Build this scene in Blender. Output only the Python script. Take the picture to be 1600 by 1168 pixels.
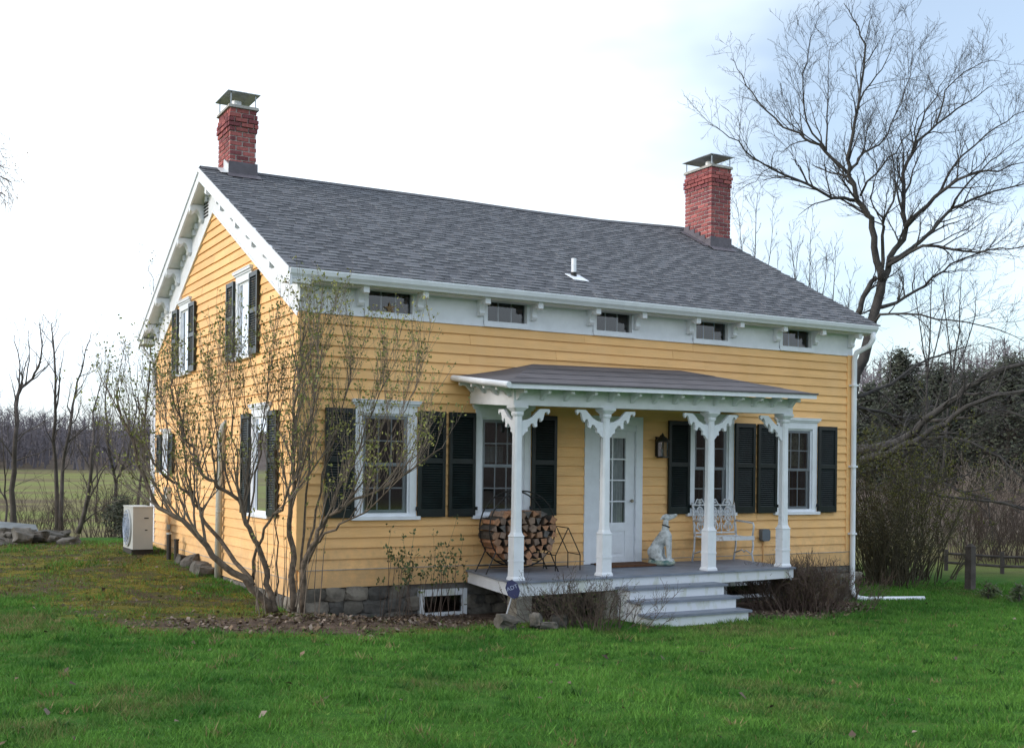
import bpy, bmesh, math, random
import numpy as np
from mathutils import Vector, Matrix, noise
R_ = math.radians
for o in list(bpy.data.objects): bpy.data.objects.remove(o)
S = bpy.context.scene
COL = S.collection
rng = random.Random(7)

# ------------------------------------------------------------------ camera
CAM = Vector((-5.0704, -14.8039, 1.6438))
CF = Vector((0.4924906, 0.87031776, 0.0)); CR = Vector((0.87026321, -0.49245973, 0.01119652)); CU = Vector((-0.00974453, 0.00551418, 0.99993732))
cd = bpy.data.cameras.new('camera'); cam = bpy.data.objects.new('camera', cd); COL.objects.link(cam)
cd.sensor_width = 36; cd.lens = 36 * 1777.29 / 1600; cd.shift_y = (733.35 - 584) / 1600
cd.clip_start = 0.1; cd.clip_end = 3000
cam.matrix_world = Matrix(((CR.x, CU.x, -CF.x, CAM.x), (CR.y, CU.y, -CF.y, CAM.y), (CR.z, CU.z, -CF.z, CAM.z), (0, 0, 0, 1)))
S.camera = cam
def at(px, py, d):          # a point d metres in front of the camera plane
    return CAM + d * (CF + CR * ((px - 800) / 1777.29) - CU * ((py - 733.35) / 1777.29))

# ------------------------------------------------------------------ light
SUN_EL, SUN_AZ = R_(24), R_(-80)          # azimuth from +y towards +x
SD = Vector((math.sin(SUN_AZ) * math.cos(SUN_EL), math.cos(SUN_AZ) * math.cos(SUN_EL), math.sin(SUN_EL)))
W = bpy.data.worlds.new('World'); S.world = W; W.use_nodes = True
nt = W.node_tree; nt.nodes.clear()
def N(t, **k):
    n = nt.nodes.new(t)
    for a, b in k.items(): setattr(n, a, b)
    return n
out = N('ShaderNodeOutputWorld'); sky = N('ShaderNodeTexSky'); sky.sky_type = 'NISHITA'; sky.sun_disc = False
sky.sun_elevation = SUN_EL; sky.sun_rotation = SUN_AZ; sky.air_density = 1.0; sky.dust_density = 1.5
b1 = N('ShaderNodeBackground'); b1.inputs[1].default_value = 0.15
b2 = N('ShaderNodeBackground'); b2.inputs[0].default_value = (0.83, 0.92, 1.0, 1); b2.inputs[1].default_value = 1.15
tc = N('ShaderNodeTexCoord'); mp = N('ShaderNodeMapping'); mp.inputs['Scale'].default_value = (1.0, 1.0, 2.4); mp.inputs['Location'].default_value = (0.35, 0.2, 0.0)
nz = N('ShaderNodeTexNoise'); nz.inputs['Scale'].default_value = 1.3; nz.inputs['Detail'].default_value = 5; nz.inputs['Roughness'].default_value = 0.5
rp = N('ShaderNodeValToRGB'); rp.color_ramp.elements[0].position = 0.40; rp.color_ramp.elements[1].position = 0.56
rp.color_ramp.elements[0].color = (0.22, 0.22, 0.22, 1)
mx = N('ShaderNodeMixShader')
L = nt.links.new
L(tc.outputs['Generated'], mp.inputs[0]); L(mp.outputs[0], nz.inputs['Vector']); L(nz.outputs[0], rp.inputs[0]); L(rp.outputs[0], mx.inputs[0])
L(sky.outputs[0], b1.inputs[0]); L(b1.outputs[0], mx.inputs[1]); L(b2.outputs[0], mx.inputs[2]); L(mx.outputs[0], out.inputs[0])
sl = bpy.data.lights.new('sun', 'SUN'); sl.energy = 1.35; sl.angle = R_(14); sl.color = (1.0, 0.95, 0.9)
so = bpy.data.objects.new('sun', sl); COL.objects.link(so); so.rotation_euler = SD.to_track_quat('Z', 'Y').to_euler()
S.view_settings.view_transform = 'Standard'; S.view_settings.look = 'None'; S.view_settings.gamma = 1.0; S.view_settings.exposure = 0.5

# ------------------------------------------------------------------ materials
def mat(name, col, rough=0.7, var=0.0, vscale=3.0, col2=None, metal=0.0, spec=0.4, bump=0.0, bscale=40.0, objrand=0.0, stretch=(1, 1, 1), lo=0.35, hi=0.65, detail=4):
    m = bpy.data.materials.new(name); m.use_nodes = True
    t = m.node_tree; b = t.nodes['Principled BSDF']
    b.inputs['Roughness'].default_value = rough; b.inputs['Metallic'].default_value = metal; b.inputs['Specular IOR Level'].default_value = spec
    c4 = (*col, 1)
    geo = t.nodes.new('ShaderNodeNewGeometry')
    mpn = t.nodes.new('ShaderNodeMapping'); mpn.inputs['Scale'].default_value = stretch
    t.links.new(geo.outputs['Position'], mpn.inputs[0])
    src = None
    if col2 is not None or var:
        n = t.nodes.new('ShaderNodeTexNoise'); n.inputs['Scale'].default_value = vscale; n.inputs['Detail'].default_value = detail; n.inputs['Roughness'].default_value = 0.6
        t.links.new(mpn.outputs[0], n.inputs['Vector'])
        r = t.nodes.new('ShaderNodeValToRGB'); r.color_ramp.elements[0].position = lo; r.color_ramp.elements[1].position = hi
        r.color_ramp.elements[0].color = c4 if col2 is not None else (*[x * (1 - var) for x in col], 1)
        r.color_ramp.elements[1].color = (*col2, 1) if col2 is not None else (*[min(1, x * (1 + var)) for x in col], 1)
        t.links.new(n.outputs[0], r.inputs[0]); src = r.outputs[0]
    if objrand:
        oi = t.nodes.new('ShaderNodeObjectInfo'); hs = t.nodes.new('ShaderNodeHueSaturation')
        mr = t.nodes.new('ShaderNodeMapRange'); mr.inputs[3].default_value = 1 - objrand; mr.inputs[4].default_value = 1 + objrand
        t.links.new(oi.outputs['Random'], mr.inputs[0]); t.links.new(mr.outputs[0], hs.inputs['Value'])
        if src: t.links.new(src, hs.inputs['Color'])
        else: hs.inputs['Color'].default_value = c4
        src = hs.outputs[0]
    if src: t.links.new(src, b.inputs['Base Color'])
    else: b.inputs['Base Color'].default_value = c4
    if bump:
        n2 = t.nodes.new('ShaderNodeTexNoise'); n2.inputs['Scale'].default_value = bscale; n2.inputs['Detail'].default_value = 5
        t.links.new(mpn.outputs[0], n2.inputs['Vector'])
        bp = t.nodes.new('ShaderNodeBump'); bp.inputs['Strength'].default_value = bump; bp.inputs['Distance'].default_value = 0.02
        t.links.new(n2.outputs[0], bp.inputs['Height']); t.links.new(bp.outputs[0], b.inputs['Normal'])
    return m
def vcol_mat(name, rough=0.8, spec=0.2, bump=0.0, bscale=30, transl=0.0):
    m = bpy.data.materials.new(name); m.use_nodes = True; t = m.node_tree; b = t.nodes['Principled BSDF']
    a = t.nodes.new('ShaderNodeAttribute'); a.attribute_name = 'Col'
    b.inputs['Roughness'].default_value = rough; b.inputs['Specular IOR Level'].default_value = spec
    t.links.new(a.outputs['Color'], b.inputs['Base Color'])
    if transl:
        tr = t.nodes.new('ShaderNodeBsdfTranslucent'); t.links.new(a.outputs['Color'], tr.inputs[0])
        mxs = t.nodes.new('ShaderNodeMixShader'); mxs.inputs[0].default_value = transl
        t.links.new(b.outputs[0], mxs.inputs[1]); t.links.new(tr.outputs[0], mxs.inputs[2]); t.links.new(mxs.outputs[0], t.nodes['Material Output'].inputs[0])
    return m
def weather(m):
    """streaky fading over the whole surface and splash dirt with a ragged edge low on the wall"""
    t = m.node_tree; b = t.nodes['Principled BSDF']; src = b.inputs['Base Color'].links[0].from_socket
    g = t.nodes.new('ShaderNodeNewGeometry'); mp_ = t.nodes.new('ShaderNodeMapping'); mp_.inputs['Scale'].default_value = (5, 5, .35); t.links.new(g.outputs['Position'], mp_.inputs[0])
    n = t.nodes.new('ShaderNodeTexNoise'); n.inputs['Scale'].default_value = 1.2; n.inputs['Detail'].default_value = 6; t.links.new(mp_.outputs[0], n.inputs['Vector'])
    r1 = t.nodes.new('ShaderNodeMapRange'); r1.inputs[1].default_value = .35; r1.inputs[2].default_value = .7; r1.inputs[3].default_value = 0; r1.inputs[4].default_value = .3; t.links.new(n.outputs[0], r1.inputs[0])
    m1 = t.nodes.new('ShaderNodeMix'); m1.data_type = 'RGBA'; t.links.new(r1.outputs[0], m1.inputs['Factor']); t.links.new(src, m1.inputs['A']); m1.inputs['B'].default_value = (.82, .53, .27, 1)
    sp = t.nodes.new('ShaderNodeSeparateXYZ'); t.links.new(g.outputs['Position'], sp.inputs[0])
    n2 = t.nodes.new('ShaderNodeTexNoise'); n2.inputs['Scale'].default_value = 7; n2.inputs['Detail'].default_value = 8; n2.inputs['Roughness'].default_value = .75; t.links.new(g.outputs['Position'], n2.inputs['Vector'])
    ad = t.nodes.new('ShaderNodeMath'); ad.operation = 'MULTIPLY_ADD'; t.links.new(n2.outputs[0], ad.inputs[0]); ad.inputs[1].default_value = -1.6; t.links.new(sp.outputs['Z'], ad.inputs[2])
    r2 = t.nodes.new('ShaderNodeMapRange'); r2.inputs[1].default_value = -.75; r2.inputs[2].default_value = -.25; r2.inputs[3].default_value = .4; r2.inputs[4].default_value = 0; t.links.new(ad.outputs[0], r2.inputs[0])
    m2 = t.nodes.new('ShaderNodeMix'); m2.data_type = 'RGBA'; t.links.new(r2.outputs[0], m2.inputs['Factor']); t.links.new(m1.outputs['Result'], m2.inputs['A']); m2.inputs['B'].default_value = (.30, .22, .14, 1)
    t.links.new(m2.outputs['Result'], b.inputs['Base Color'])
M = {}
M['yellow'] = mat('yellow paint', (0.85, 0.50, 0.205), 0.62, 0.07, 1.6, objrand=0.07, stretch=(1, 1, 6), bump=0.18, bscale=25)
weather(M['yellow'])
M['ledge'] = mat('weathered ledge', (0.36, 0.33, 0.3), 0.85, 0.25, 8)
M['white'] = mat('white paint', (0.76, 0.79, 0.85), 0.5, 0.045, 5.5, bump=0.05, bscale=15)
M['white_old'] = mat('white paint with green algae', (0.68, 0.71, 0.76), 0.6, col2=(0.42, 0.45, 0.30), vscale=7, lo=0.52, hi=0.8, stretch=(1, 1, 0.35))
M['soffit'] = mat('soffit paint', (0.66, 0.68, 0.66), 0.65, 0.08, 3)
M['shutter'] = mat('dark green shutter paint', (0.006, 0.012, 0.013), 0.3, 0.3, 6, spec=0.4)
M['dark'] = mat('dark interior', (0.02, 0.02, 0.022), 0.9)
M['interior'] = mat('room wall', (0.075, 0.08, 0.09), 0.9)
M['curtain'] = mat('lace curtain', (0.75, 0.7, 0.55), 0.9, col2=(0.42, 0.38, 0.3), vscale=22)
M['sheer'] = mat('white sheer curtain', (0.85, 0.87, 0.87), 0.9, col2=(0.62, 0.65, 0.66), vscale=6, stretch=(8, 1, 1))
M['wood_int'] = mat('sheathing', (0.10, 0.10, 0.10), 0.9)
SH = [mat('shingle dark', (0.085, 0.089, 0.103), 0.9, 0.2, 60, bump=0.25, bscale=200), mat('shingle mid', (0.132, 0.137, 0.156), 0.9, 0.2, 60, bump=0.25, bscale=200), mat('shingle light', (0.157, 0.163, 0.182), 0.9, 0.2, 60, bump=0.25, bscale=200)]
M['porch_roof'] = mat('porch roofing', (0.115, 0.108, 0.12), 0.75, 0.15, 2.2, bump=0.1)
M['deck'] = mat('grey deck paint', (0.19, 0.215, 0.27), 0.5, 0.16, 3)
M['brick'] = [mat('brick %d' % i, c, 0.9, 0.2, 30, objrand=0.2, bump=0.3, bscale=60) for i, c in enumerate([(0.26, 0.075, 0.075), (0.34, 0.105, 0.10), (0.20, 0.06, 0.068)])]
M['mortar'] = mat('mortar', (0.42, 0.36, 0.35), 0.95, 0.2, 20)
M['lead'] = mat('lead flashing', (0.115, 0.105, 0.125), 0.6, 0.2, 5)
M['alu'] = mat('aluminium flashing', (0.62, 0.64, 0.66), 0.45, 0.1, 5, metal=0.3)
M['galv'] = mat('galvanised sheet', (0.34, 0.37, 0.4), 0.38, 0.25, 6, metal=0.75)
M['concrete'] = mat('cast concrete', (0.34, 0.33, 0.31), 0.95, 0.2, 8, bump=0.3)
M['pier'] = mat('concrete pier', (0.23, 0.215, 0.185), 0.95, 0.25, 8, bump=0.4)
M['stone'] = [mat('field stone %d' % i, c, 0.95, 0.35, 7, objrand=0.2, bump=0.6, bscale=18) for i, c in enumerate([(0.12, 0.11, 0.095), (0.165, 0.148, 0.125), (0.09, 0.086, 0.08)])]
M['rock'] = mat('grey rock', (0.125, 0.115, 0.105), 0.95, col2=(0.055, 0.05, 0.04), vscale=5, objrand=0.25, bump=0.7, bscale=14)
M['mortar2'] = mat('foundation mortar', (0.16, 0.15, 0.14), 0.95, 0.3, 6, bump=0.4)
M['black'] = mat('black wrought iron', (0.012, 0.012, 0.013), 0.5)
M['bronze'] = mat('dark lantern metal', (0.022, 0.018, 0.014), 0.45)
M['log_end'] = [mat('split wood %d' % i, c, 0.9, 0.25, 25, objrand=0.2) for i, c in enumerate([(0.36, 0.185, 0.105), (0.28, 0.16, 0.10), (0.22, 0.155, 0.12)])]
M['log_grey'] = mat('weathered log end', (0.12, 0.11, 0.105), 0.95, 0.3, 25)
M['barkl'] = mat('log bark', (0.06, 0.05, 0.043), 0.95, 0.4, 20)
M['statue'] = mat('weathered cast stone', (0.62, 0.65, 0.67), 0.9, col2=(0.2, 0.22, 0.21), vscale=13, lo=0.46, hi=0.75)
M['statue_base'] = mat('mossy statue base', (0.36, 0.4, 0.33), 0.95, col2=(0.05, 0.16, 0.17), vscale=10, lo=0.45)
M['bench'] = mat('old white bench paint', (0.64, 0.66, 0.7), 0.6, col2=(0.34, 0.24, 0.17), vscale=18, lo=0.52, hi=0.72)
M['blue'] = mat('blue sign', (0.005, 0.008, 0.06), 0.4)
M['print'] = mat('pale print', (0.26, 0.30, 0.42), 0.5)
M['stake'] = mat('grey stake', (0.36, 0.37, 0.4), 0.5)
M['mat'] = mat('coir mat', (0.10, 0.045, 0.022), 0.98, 0.3, 40)
M['utility'] = mat('grey utility box', (0.13, 0.15, 0.175), 0.5)
M['ac'] = mat('beige enamel', (0.40, 0.41, 0.40), 0.45, 0.04, 3)
M['ac_blue'] = mat('grey blue grille', (0.22, 0.27, 0.36), 0.5)
M['pipe'] = mat('grey plastic pipe', (0.40, 0.41, 0.38), 0.5, 0.1, 3)
M['post_dark'] = mat('black pipe', (0.03, 0.026, 0.022), 0.7)
M['starfish'] = mat('dried starfish', (0.33, 0.22, 0.13), 0.9)
M['rust'] = mat('brass', (0.3, 0.26, 0.2), 0.4, metal=0.8)
M['bark'] = mat('grey bark', (0.03, 0.028, 0.03), 0.95, col2=(0.068, 0.064, 0.06), vscale=4, bump=0.5, bscale=25)
M['bark_dark'] = mat('dark bark', (0.055, 0.046, 0.042), 0.95, col2=(0.10, 0.085, 0.08), vscale=4, bump=0.4, bscale=25)
M['bark_lilac'] = mat('lilac bark', (0.07, 0.052, 0.039), 0.95, col2=(0.16, 0.122, 0.092), vscale=14, bump=0.5, bscale=40)
M['twig'] = mat('brown twigs', (0.092, 0.068, 0.056), 0.9)
M['twig_pale'] = mat('pale lilac twigs', (0.23, 0.185, 0.145), 0.9, col2=(0.13, 0.105, 0.085), vscale=6)
M['twig_dark'] = mat('dark brown twigs', (0.125, 0.088, 0.072), 0.9)
M['twig_olive'] = mat('olive twigs', (0.07, 0.06, 0.038), 0.9)
M['twig_grey'] = mat('pale twigs', (0.2, 0.165, 0.14), 0.9)
M['leaf'] = mat('opening lilac leaves', (0.14, 0.16, 0.035), 0.6, col2=(0.25, 0.25, 0.07), vscale=5)
M['leaf2'] = mat('dark green leaves', (0.045, 0.07, 0.022), 0.55, col2=(0.09, 0.11, 0.035), vscale=6)
M['evergreen'] = mat('evergreen needles', (0.03, 0.038, 0.026), 0.85, col2=(0.052, 0.058, 0.038), vscale=1.2)
M['bud_dark'] = mat('olive buds', (0.075, 0.075, 0.028), 0.8, col2=(0.10, 0.08, 0.04), vscale=3)
M['bud'] = mat('yellow green buds', (0.125, 0.125, 0.03), 0.8)
M['hazed_wood'] = mat('haze tinted bare wood', (0.17, 0.155, 0.175), 0.95, col2=(0.125, 0.112, 0.13), vscale=0.15)  # distance haze painted into the wood colour as a pale purple-grey tint
M['plank'] = mat('weathered plank', (0.14, 0.155, 0.165), 0.85, 0.2, 3)
M['glass'] = bpy.data.materials.new('window glass'); M['glass'].use_nodes = True
t = M['glass'].node_tree; t.nodes.clear()
o_ = t.nodes.new('ShaderNodeOutputMaterial'); g_ = t.nodes.new('ShaderNodeBsdfGlossy'); g_.inputs['Roughness'].default_value = 0.02; g_.inputs[0].default_value = (0.95, 0.97, 1, 1)
tr_ = t.nodes.new('ShaderNodeBsdfTransparent'); tr_.inputs[0].default_value = (0.68, 0.71, 0.72, 1)
fr = t.nodes.new('ShaderNodeFresnel'); fr.inputs[0].default_value = 1.7; ms = t.nodes.new('ShaderNodeMixShader')
t.links.new(fr.outputs[0], ms.inputs[0]); t.links.new(tr_.outputs[0], ms.inputs[1]); t.links.new(g_.outputs[0], ms.inputs[2]); t.links.new(ms.outputs[0], o_.inputs[0])

# ------------------------------------------------------------------ mesh helpers
class MB:
    def __init__(s): s.v = []; s.f = []; s.m = []
    def quad(s, a, b, c, d, m=0):
        i = len(s.v); s.v += [a, b, c, d]; s.f.append((i, i + 1, i + 2, i + 3)); s.m.append(m)
    def tri(s, a, b, c, m=0):
        i = len(s.v); s.v += [a, b, c]; s.f.append((i, i + 1, i + 2)); s.m.append(m)
    def hexa(s, p, m=0):          # p: 8 points, bottom ring 0-3, top ring 4-7
        i = len(s.v); s.v += [tuple(q) for q in p]
        for f in ((3, 2, 1, 0), (4, 5, 6, 7), (0, 1, 5, 4), (1, 2, 6, 5), (2, 3, 7, 6), (3, 0, 4, 7)):
            s.f.append(tuple(i + k for k in f)); s.m.append(m)
        return s
    def box(s, x0, x1, y0, y1, z0, z1, m=0, tf=None):
        p = [(x0, y0, z0), (x1, y0, z0), (x1, y1, z0), (x0, y1, z0), (x0, y0, z1), (x1, y0, z1), (x1, y1, z1), (x0, y1, z1)]
        if tf: p = [tf(*q) for q in p]
        return s.hexa(p, m)
    def loft(s, rings, m=0, cap=True):
        n = len(rings[0]); i = len(s.v)
        for r in rings: s.v += [tuple(q) for q in r]
        for k in range(len(rings) - 1):
            for j in range(n):
                a = i + k * n + j; b = i + k * n + (j + 1) % n
                s.f.append((a, b, b + n, a + n)); s.m.append(m)
        if cap:
            s.f.append(tuple(i + j for j in reversed(range(n)))); s.m.append(m)
            e = i + (len(rings) - 1) * n
            s.f.append(tuple(e + j for j in range(n))); s.m.append(m)
        return s
    def tube(s, pts, radii, n=6, m=0, cap=True):
        pts = [Vector(p) for p in pts]
        if not isinstance(radii, (list, tuple)): radii = [radii] * len(pts)
        rings = []; up = None
        for k, p in enumerate(pts):
            d = (pts[min(k + 1, len(pts) - 1)] - pts[max(k - 1, 0)])
            if d.length < 1e-9: d = Vector((0, 0, 1))
            d.normalize()
            if up is None: up = Vector((0, 0, 1)) if abs(d.z) < 0.9 else Vector((1, 0, 0))
            u = up - d * up.dot(d)
            if u.length < 1e-4: u = d.orthogonal()
            u.normalize(); w = d.cross(u); up = u
            rings.append([p + (u * math.cos(2 * math.pi * j / n) + w * math.sin(2 * math.pi * j / n)) * radii[k] for j in range(n)])
        return s.loft(rings, m, cap)
    def prism(s, poly, axis_fn, t0, t1, m=0):   # poly of (a,b); axis_fn(a,b,t)->xyz
        n = len(poly); i = len(s.v)
        s.v += [axis_fn(a, b, t0) for a, b in poly] + [axis_fn(a, b, t1) for a, b in poly]
        s.f.append(tuple(i + j for j in reversed(range(n)))); s.m.append(m); s.f.append(tuple(i + n + j for j in range(n))); s.m.append(m)
        for j in range(n):
            k = (j + 1) % n; s.f.append((i + j, i + k, i + n + k, i + n + j)); s.m.append(m)
        return s
    def mesh(s, name, mats, smooth=False):
        me = bpy.data.meshes.new(name); me.from_pydata([tuple(q) for q in s.v], [], s.f)
        if not isinstance(mats, (list, tuple)): mats = [mats]
        for mm in mats: me.materials.append(mm)
        if len(mats) > 1: me.polygons.foreach_set('material_index', s.m)
        if smooth: me.polygons.foreach_set('use_smooth', [True] * len(s.f))
        me.update(); return me
def link(name, me, parent=None):
    o = bpy.data.objects.new(name, me); COL.objects.link(o)
    if parent:
        o.parent = parent
        if parent.type == 'EMPTY': o.matrix_parent_inverse = Matrix.Translation(-parent.location) if not parent.parent else Matrix()
    return o
def part(name, mb, mats, parent, smooth=False, kind=None, label=None):
    o = link(name, mb.mesh(name, mats, smooth), parent)
    if kind: o['kind'] = kind
    if label: o['label'] = label
    return o
def thing(name, loc, label, cat, group=None):
    o = bpy.data.objects.new(name, None); COL.objects.link(o); o.location = loc; o.empty_display_size = 0.2
    o['label'] = label; o['category'] = cat
    if group: o['group'] = group
    return o
def tag(o, label=None, cat=None, group=None, kind=None):
    if label: o['label'] = label
    if cat: o['category'] = cat
    if group: o['group'] = group
    if kind: o['kind'] = kind
    return o
def origin_to(o, loc):      # move a mesh thing's origin to its base
    o.data.transform(Matrix.Translation(-Vector(loc))); o.location = loc; return o
def setcol(me, cols):       # per-vertex colours, cols: n x 3
    a = me.color_attributes.new('Col', 'FLOAT_COLOR', 'POINT'); c = np.ones((len(cols), 4), np.float32); c[:, :3] = cols
    a.data.foreach_set('color', c.ravel())
def np_mesh(name, V, faces, m):
    me = bpy.data.meshes.new(name); k = faces.shape[1]
    me.vertices.add(len(V)); me.vertices.foreach_set('co', V.astype(np.float32).ravel())
    me.loops.add(faces.size); me.loops.foreach_set('vertex_index', faces.astype(np.int32).ravel())
    me.polygons.add(len(faces)); me.polygons.foreach_set('loop_start', np.arange(len(faces), dtype=np.int32) * k); me.polygons.foreach_set('loop_total', np.full(len(faces), k, np.int32))
    me.materials.append(m); me.update(); me.validate(); return me

# ------------------------------------------------------------------ terrain
CP = np.array([(-5, -15, .0), (0, -13, -.05), (5, -12, -.12), (-10, -10, .1), (-3, -6, -.12), (0, -8, -.15), (2, -6, -.27), (6, -6, -.38), (10, -6, -.48), (14, -8, -.55), (-.6, -1.2, -.2), (-1.5, -1.5, -.2), (0.2, -1, -.3), (1, -.3, -.45),
  (2.3, -.5, -.49), (2.0, -2, -.4), (5, -2.2, -.5), (5, .5, -.5), (3.5, -2.6, -.45), (8.5, -.3, -.54), (8.5, -2, -.56), (10.4, -.3, -.62), (11.5, -.7, -.62), (14, -2, -.68), (14, 4, -.72), (20, 6, -.8), (-.1, 0, -.33), (-.2, 1.5, -.26), (-.2, 2.8, -.19), (-.3, 5.7, -.08), (-.4, 7.5, .0),
  (-.8, 9, .02), (-2.2, 3, -.14), (-2, 6, -.05), (-3, 0, -.14), (-5, 6, .0), (-8, 10, .05), (-10, 2, .1), (25, 14, -.8), (0, 14, -.05), (5, 16, -.2), (-6, 18, -.1), (-2, 20, -.3), (18, -6, -.6), (-16, -4, .2), (-14, 16, .1), (12, 20, -.5)])
def gz(x, y):
    x = np.asarray(x, float); y = np.asarray(y, float)
    num = np.zeros(x.shape); den = np.zeros(x.shape)
    for a, b, c in CP:
        d2 = (x - a) ** 2 + (y - b) ** 2
        w = 1.0 / (d2 + 0.25) ** 1.7; num += w * c; den += w
    near = num / den
    dx = x - CAM.x; dy = y - CAM.y; d = np.sqrt(dx * dx + dy * dy)
    dep = dx * CF.x + dy * CF.y
    far = -0.55 + np.clip((d - 34) / 116, 0, 1) * 1.25
    rt = np.clip((dx * CR.x + dy * CR.y) / np.maximum(d, 1) * 2.2, 0, 1)
    hill = np.clip((d - 135) / 150, 0, 1); hill = hill * hill * (3 - 2 * hill) * 9
    hillr = np.clip((d - 60) / 120, 0, 1); hillr = hillr * hillr * (3 - 2 * hillr) * 13
    far = far + hill * (1 - rt) + hillr * rt
    k = np.clip((d - 26) / 14, 0, 1); k = k * k * (3 - 2 * k)
    return near * (1 - k) + far * k
def gz1(x, y): return float(gz(np.array([x]), np.array([y]))[0])
MOSS = [(-8.5, 4.5), (-5.2, 3.0), (-3.4, 1.6), (-3.0, -0.5), (-2.4, -1.9), (-1.3, -2.5), (0, -2.75), (1.0, -2.2), (1.9, -1.9), (2.6, -1.75), (4.1, -1.75), (4.3, 0.6), (0, 0.6), (0, 10), (-1.5, 13), (-6, 15), (-12, 13), (-12, 7)]
def inpoly(x, y, poly):
    r = np.zeros(np.shape(x), bool); n = len(poly)
    for i in range(n):
        x1, y1 = poly[i]; x2, y2 = poly[(i + 1) % n]
        c = ((y1 > y) != (y2 > y)); xi = (x2 - x1) * (y - y1) / ((y2 - y1) if y2 != y1 else 1e-9) + x1
        r ^= c & (x < xi)
    return r
def polydist(x, y, poly):
    best = np.full(np.shape(x), 1e9); n = len(poly)
    for i in range(n):
        x1, y1 = poly[i]; x2, y2 = poly[(i + 1) % n]; ex, ey = x2 - x1, y2 - y1
        t_ = np.clip(((x - x1) * ex + (y - y1) * ey) / (ex * ex + ey * ey + 1e-9), 0, 1)
        best = np.minimum(best, np.hypot(x - x1 - t_ * ex, y - y1 - t_ * ey))
    return best
def mossmask(x, y):
    d = polydist(x, y, MOSS); s = np.where(inpoly(x, y, MOSS), 1, -1)
    return np.clip(0.5 + s * d / 1.3, 0, 1)
def spaced(c, near, far, n):
    t_ = np.linspace(-1, 1, n); k = 5.2
    return c + np.sinh(t_ * k) / math.sinh(k) * far
gx = np.unique(np.concatenate([np.linspace(-14, 20, 171), spaced(0, 0, 900, 90)])); gy = np.unique(np.concatenate([np.linspace(-16, 22, 191), spaced(0, 0, 900, 90)]))
GX, GY = np.meshgrid(gx, gy); GZ = gz(GX, GY)
nr, nc = GX.shape
idx = np.arange(nr * nc).reshape(nr, nc)
F4 = np.stack([idx[:-1, :-1], idx[:-1, 1:], idx[1:, 1:], idx[1:, :-1]], -1).reshape(-1, 4)
gm = bpy.data.materials.new('ground cover'); gm.use_nodes = True
t = gm.node_tree; b = t.nodes['Principled BSDF']; b.inputs['Roughness'].default_value = 0.95; b.inputs['Specular IOR Level'].default_value = 0.1
def tn(scale, detail=5, rough=0.6):
    n = t.nodes.new('ShaderNodeTexNoise'); n.inputs['Scale'].default_value = scale; n.inputs['Detail'].default_value = detail; n.inputs['Roughness'].default_value = rough
    t.links.new(geo_.outputs['Position'], n.inputs['Vector']); return n
def ramp(src, stops):
    r = t.nodes.new('ShaderNodeValToRGB'); e = r.color_ramp.elements
    while len(e) < len(stops): e.new(0.5)
    for k, (p, c) in enumerate(stops): e[k].position = p; e[k].color = (*c, 1)
    t.links.new(src, r.inputs[0]); return r
def mixc(f, a, b_):
    n = t.nodes.new('ShaderNodeMix'); n.data_type = 'RGBA'
    t.links.new(f, n.inputs['Factor']); t.links.new(a, n.inputs['A']); t.links.new(b_, n.inputs['B']); return n.outputs['Result']
geo_ = t.nodes.new('ShaderNodeNewGeometry')
att = t.nodes.new('ShaderNodeAttribute'); att.attribute_name = 'Col'; sepc = t.nodes.new('ShaderNodeSeparateColor'); t.links.new(att.outputs['Color'], sepc.inputs[0])
lawn = ramp(tn(3.5).outputs[0], [(0.3, (0.028, 0.088, 0.012)), (0.5, (0.045, 0.125, 0.018)), (0.72, (0.085, 0.14, 0.028))])
moss = ramp(tn(1.1, 8, 0.72).outputs[0], [(0.36, (0.05, 0.04, 0.028)), (0.43, (0.09, 0.07, 0.045)), (0.48, (0.07, 0.08, 0.024)), (0.53, (0.18, 0.15, 0.02)), (0.58, (0.12, 0.115, 0.025)), (0.64, (0.06, 0.08, 0.022)), (0.7, (0.10, 0.075, 0.048))])
litter = ramp(tn(9, 6, 0.75).outputs[0], [(0.32, (0.045, 0.033, 0.026)), (0.5, (0.11, 0.078, 0.06)), (0.68, (0.19, 0.135, 0.11))])
fmap = t.nodes.new('ShaderNodeMapping'); fmap.inputs['Scale'].default_value = (.35, 1, 1); fmap.inputs['Rotation'].default_value = (0, 0, R_(-12)); t.links.new(geo_.outputs['Position'], fmap.inputs[0])
fn = tn(0.16, 6, .65); t.links.new(fmap.outputs[0], fn.inputs['Vector'])
field = ramp(fn.outputs[0], [(0.36, (0.13, 0.10, 0.065)), (0.46, (0.19, 0.175, 0.075)), (0.56, (0.18, 0.205, 0.065)), (0.68, (0.23, 0.24, 0.085))])
woodf = ramp(tn(0.35, 5).outputs[0], [(0.35, (0.085, 0.065, 0.055)), (0.65, (0.135, 0.105, 0.09))])
jit = tn(2.2, 4); addm = t.nodes.new('ShaderNodeMath'); addm.operation = 'MULTIPLY_ADD'; t.links.new(jit.outputs[0], addm.inputs[0]); addm.inputs[1].default_value = 0.9; addm.inputs[2].default_value = -0.45
def fac(chan):
    a = t.nodes.new('ShaderNodeMath'); a.operation = 'ADD'; a.use_clamp = True; t.links.new(sepc.outputs[chan], a.inputs[0])
    t.links.new(addm.outputs[0], a.inputs[1])
    r = t.nodes.new('ShaderNodeMapRange'); r.inputs[1].default_value = 0.35; r.inputs[2].default_value = 0.65; t.links.new(a.outputs[0], r.inputs[0]); return r.outputs[0]
c_ = mixc(fac(0), lawn.outputs[0], moss.outputs[0])
c_ = mixc(fac(1), c_, litter.outputs[0])
attB = sepc.outputs[2]
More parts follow.
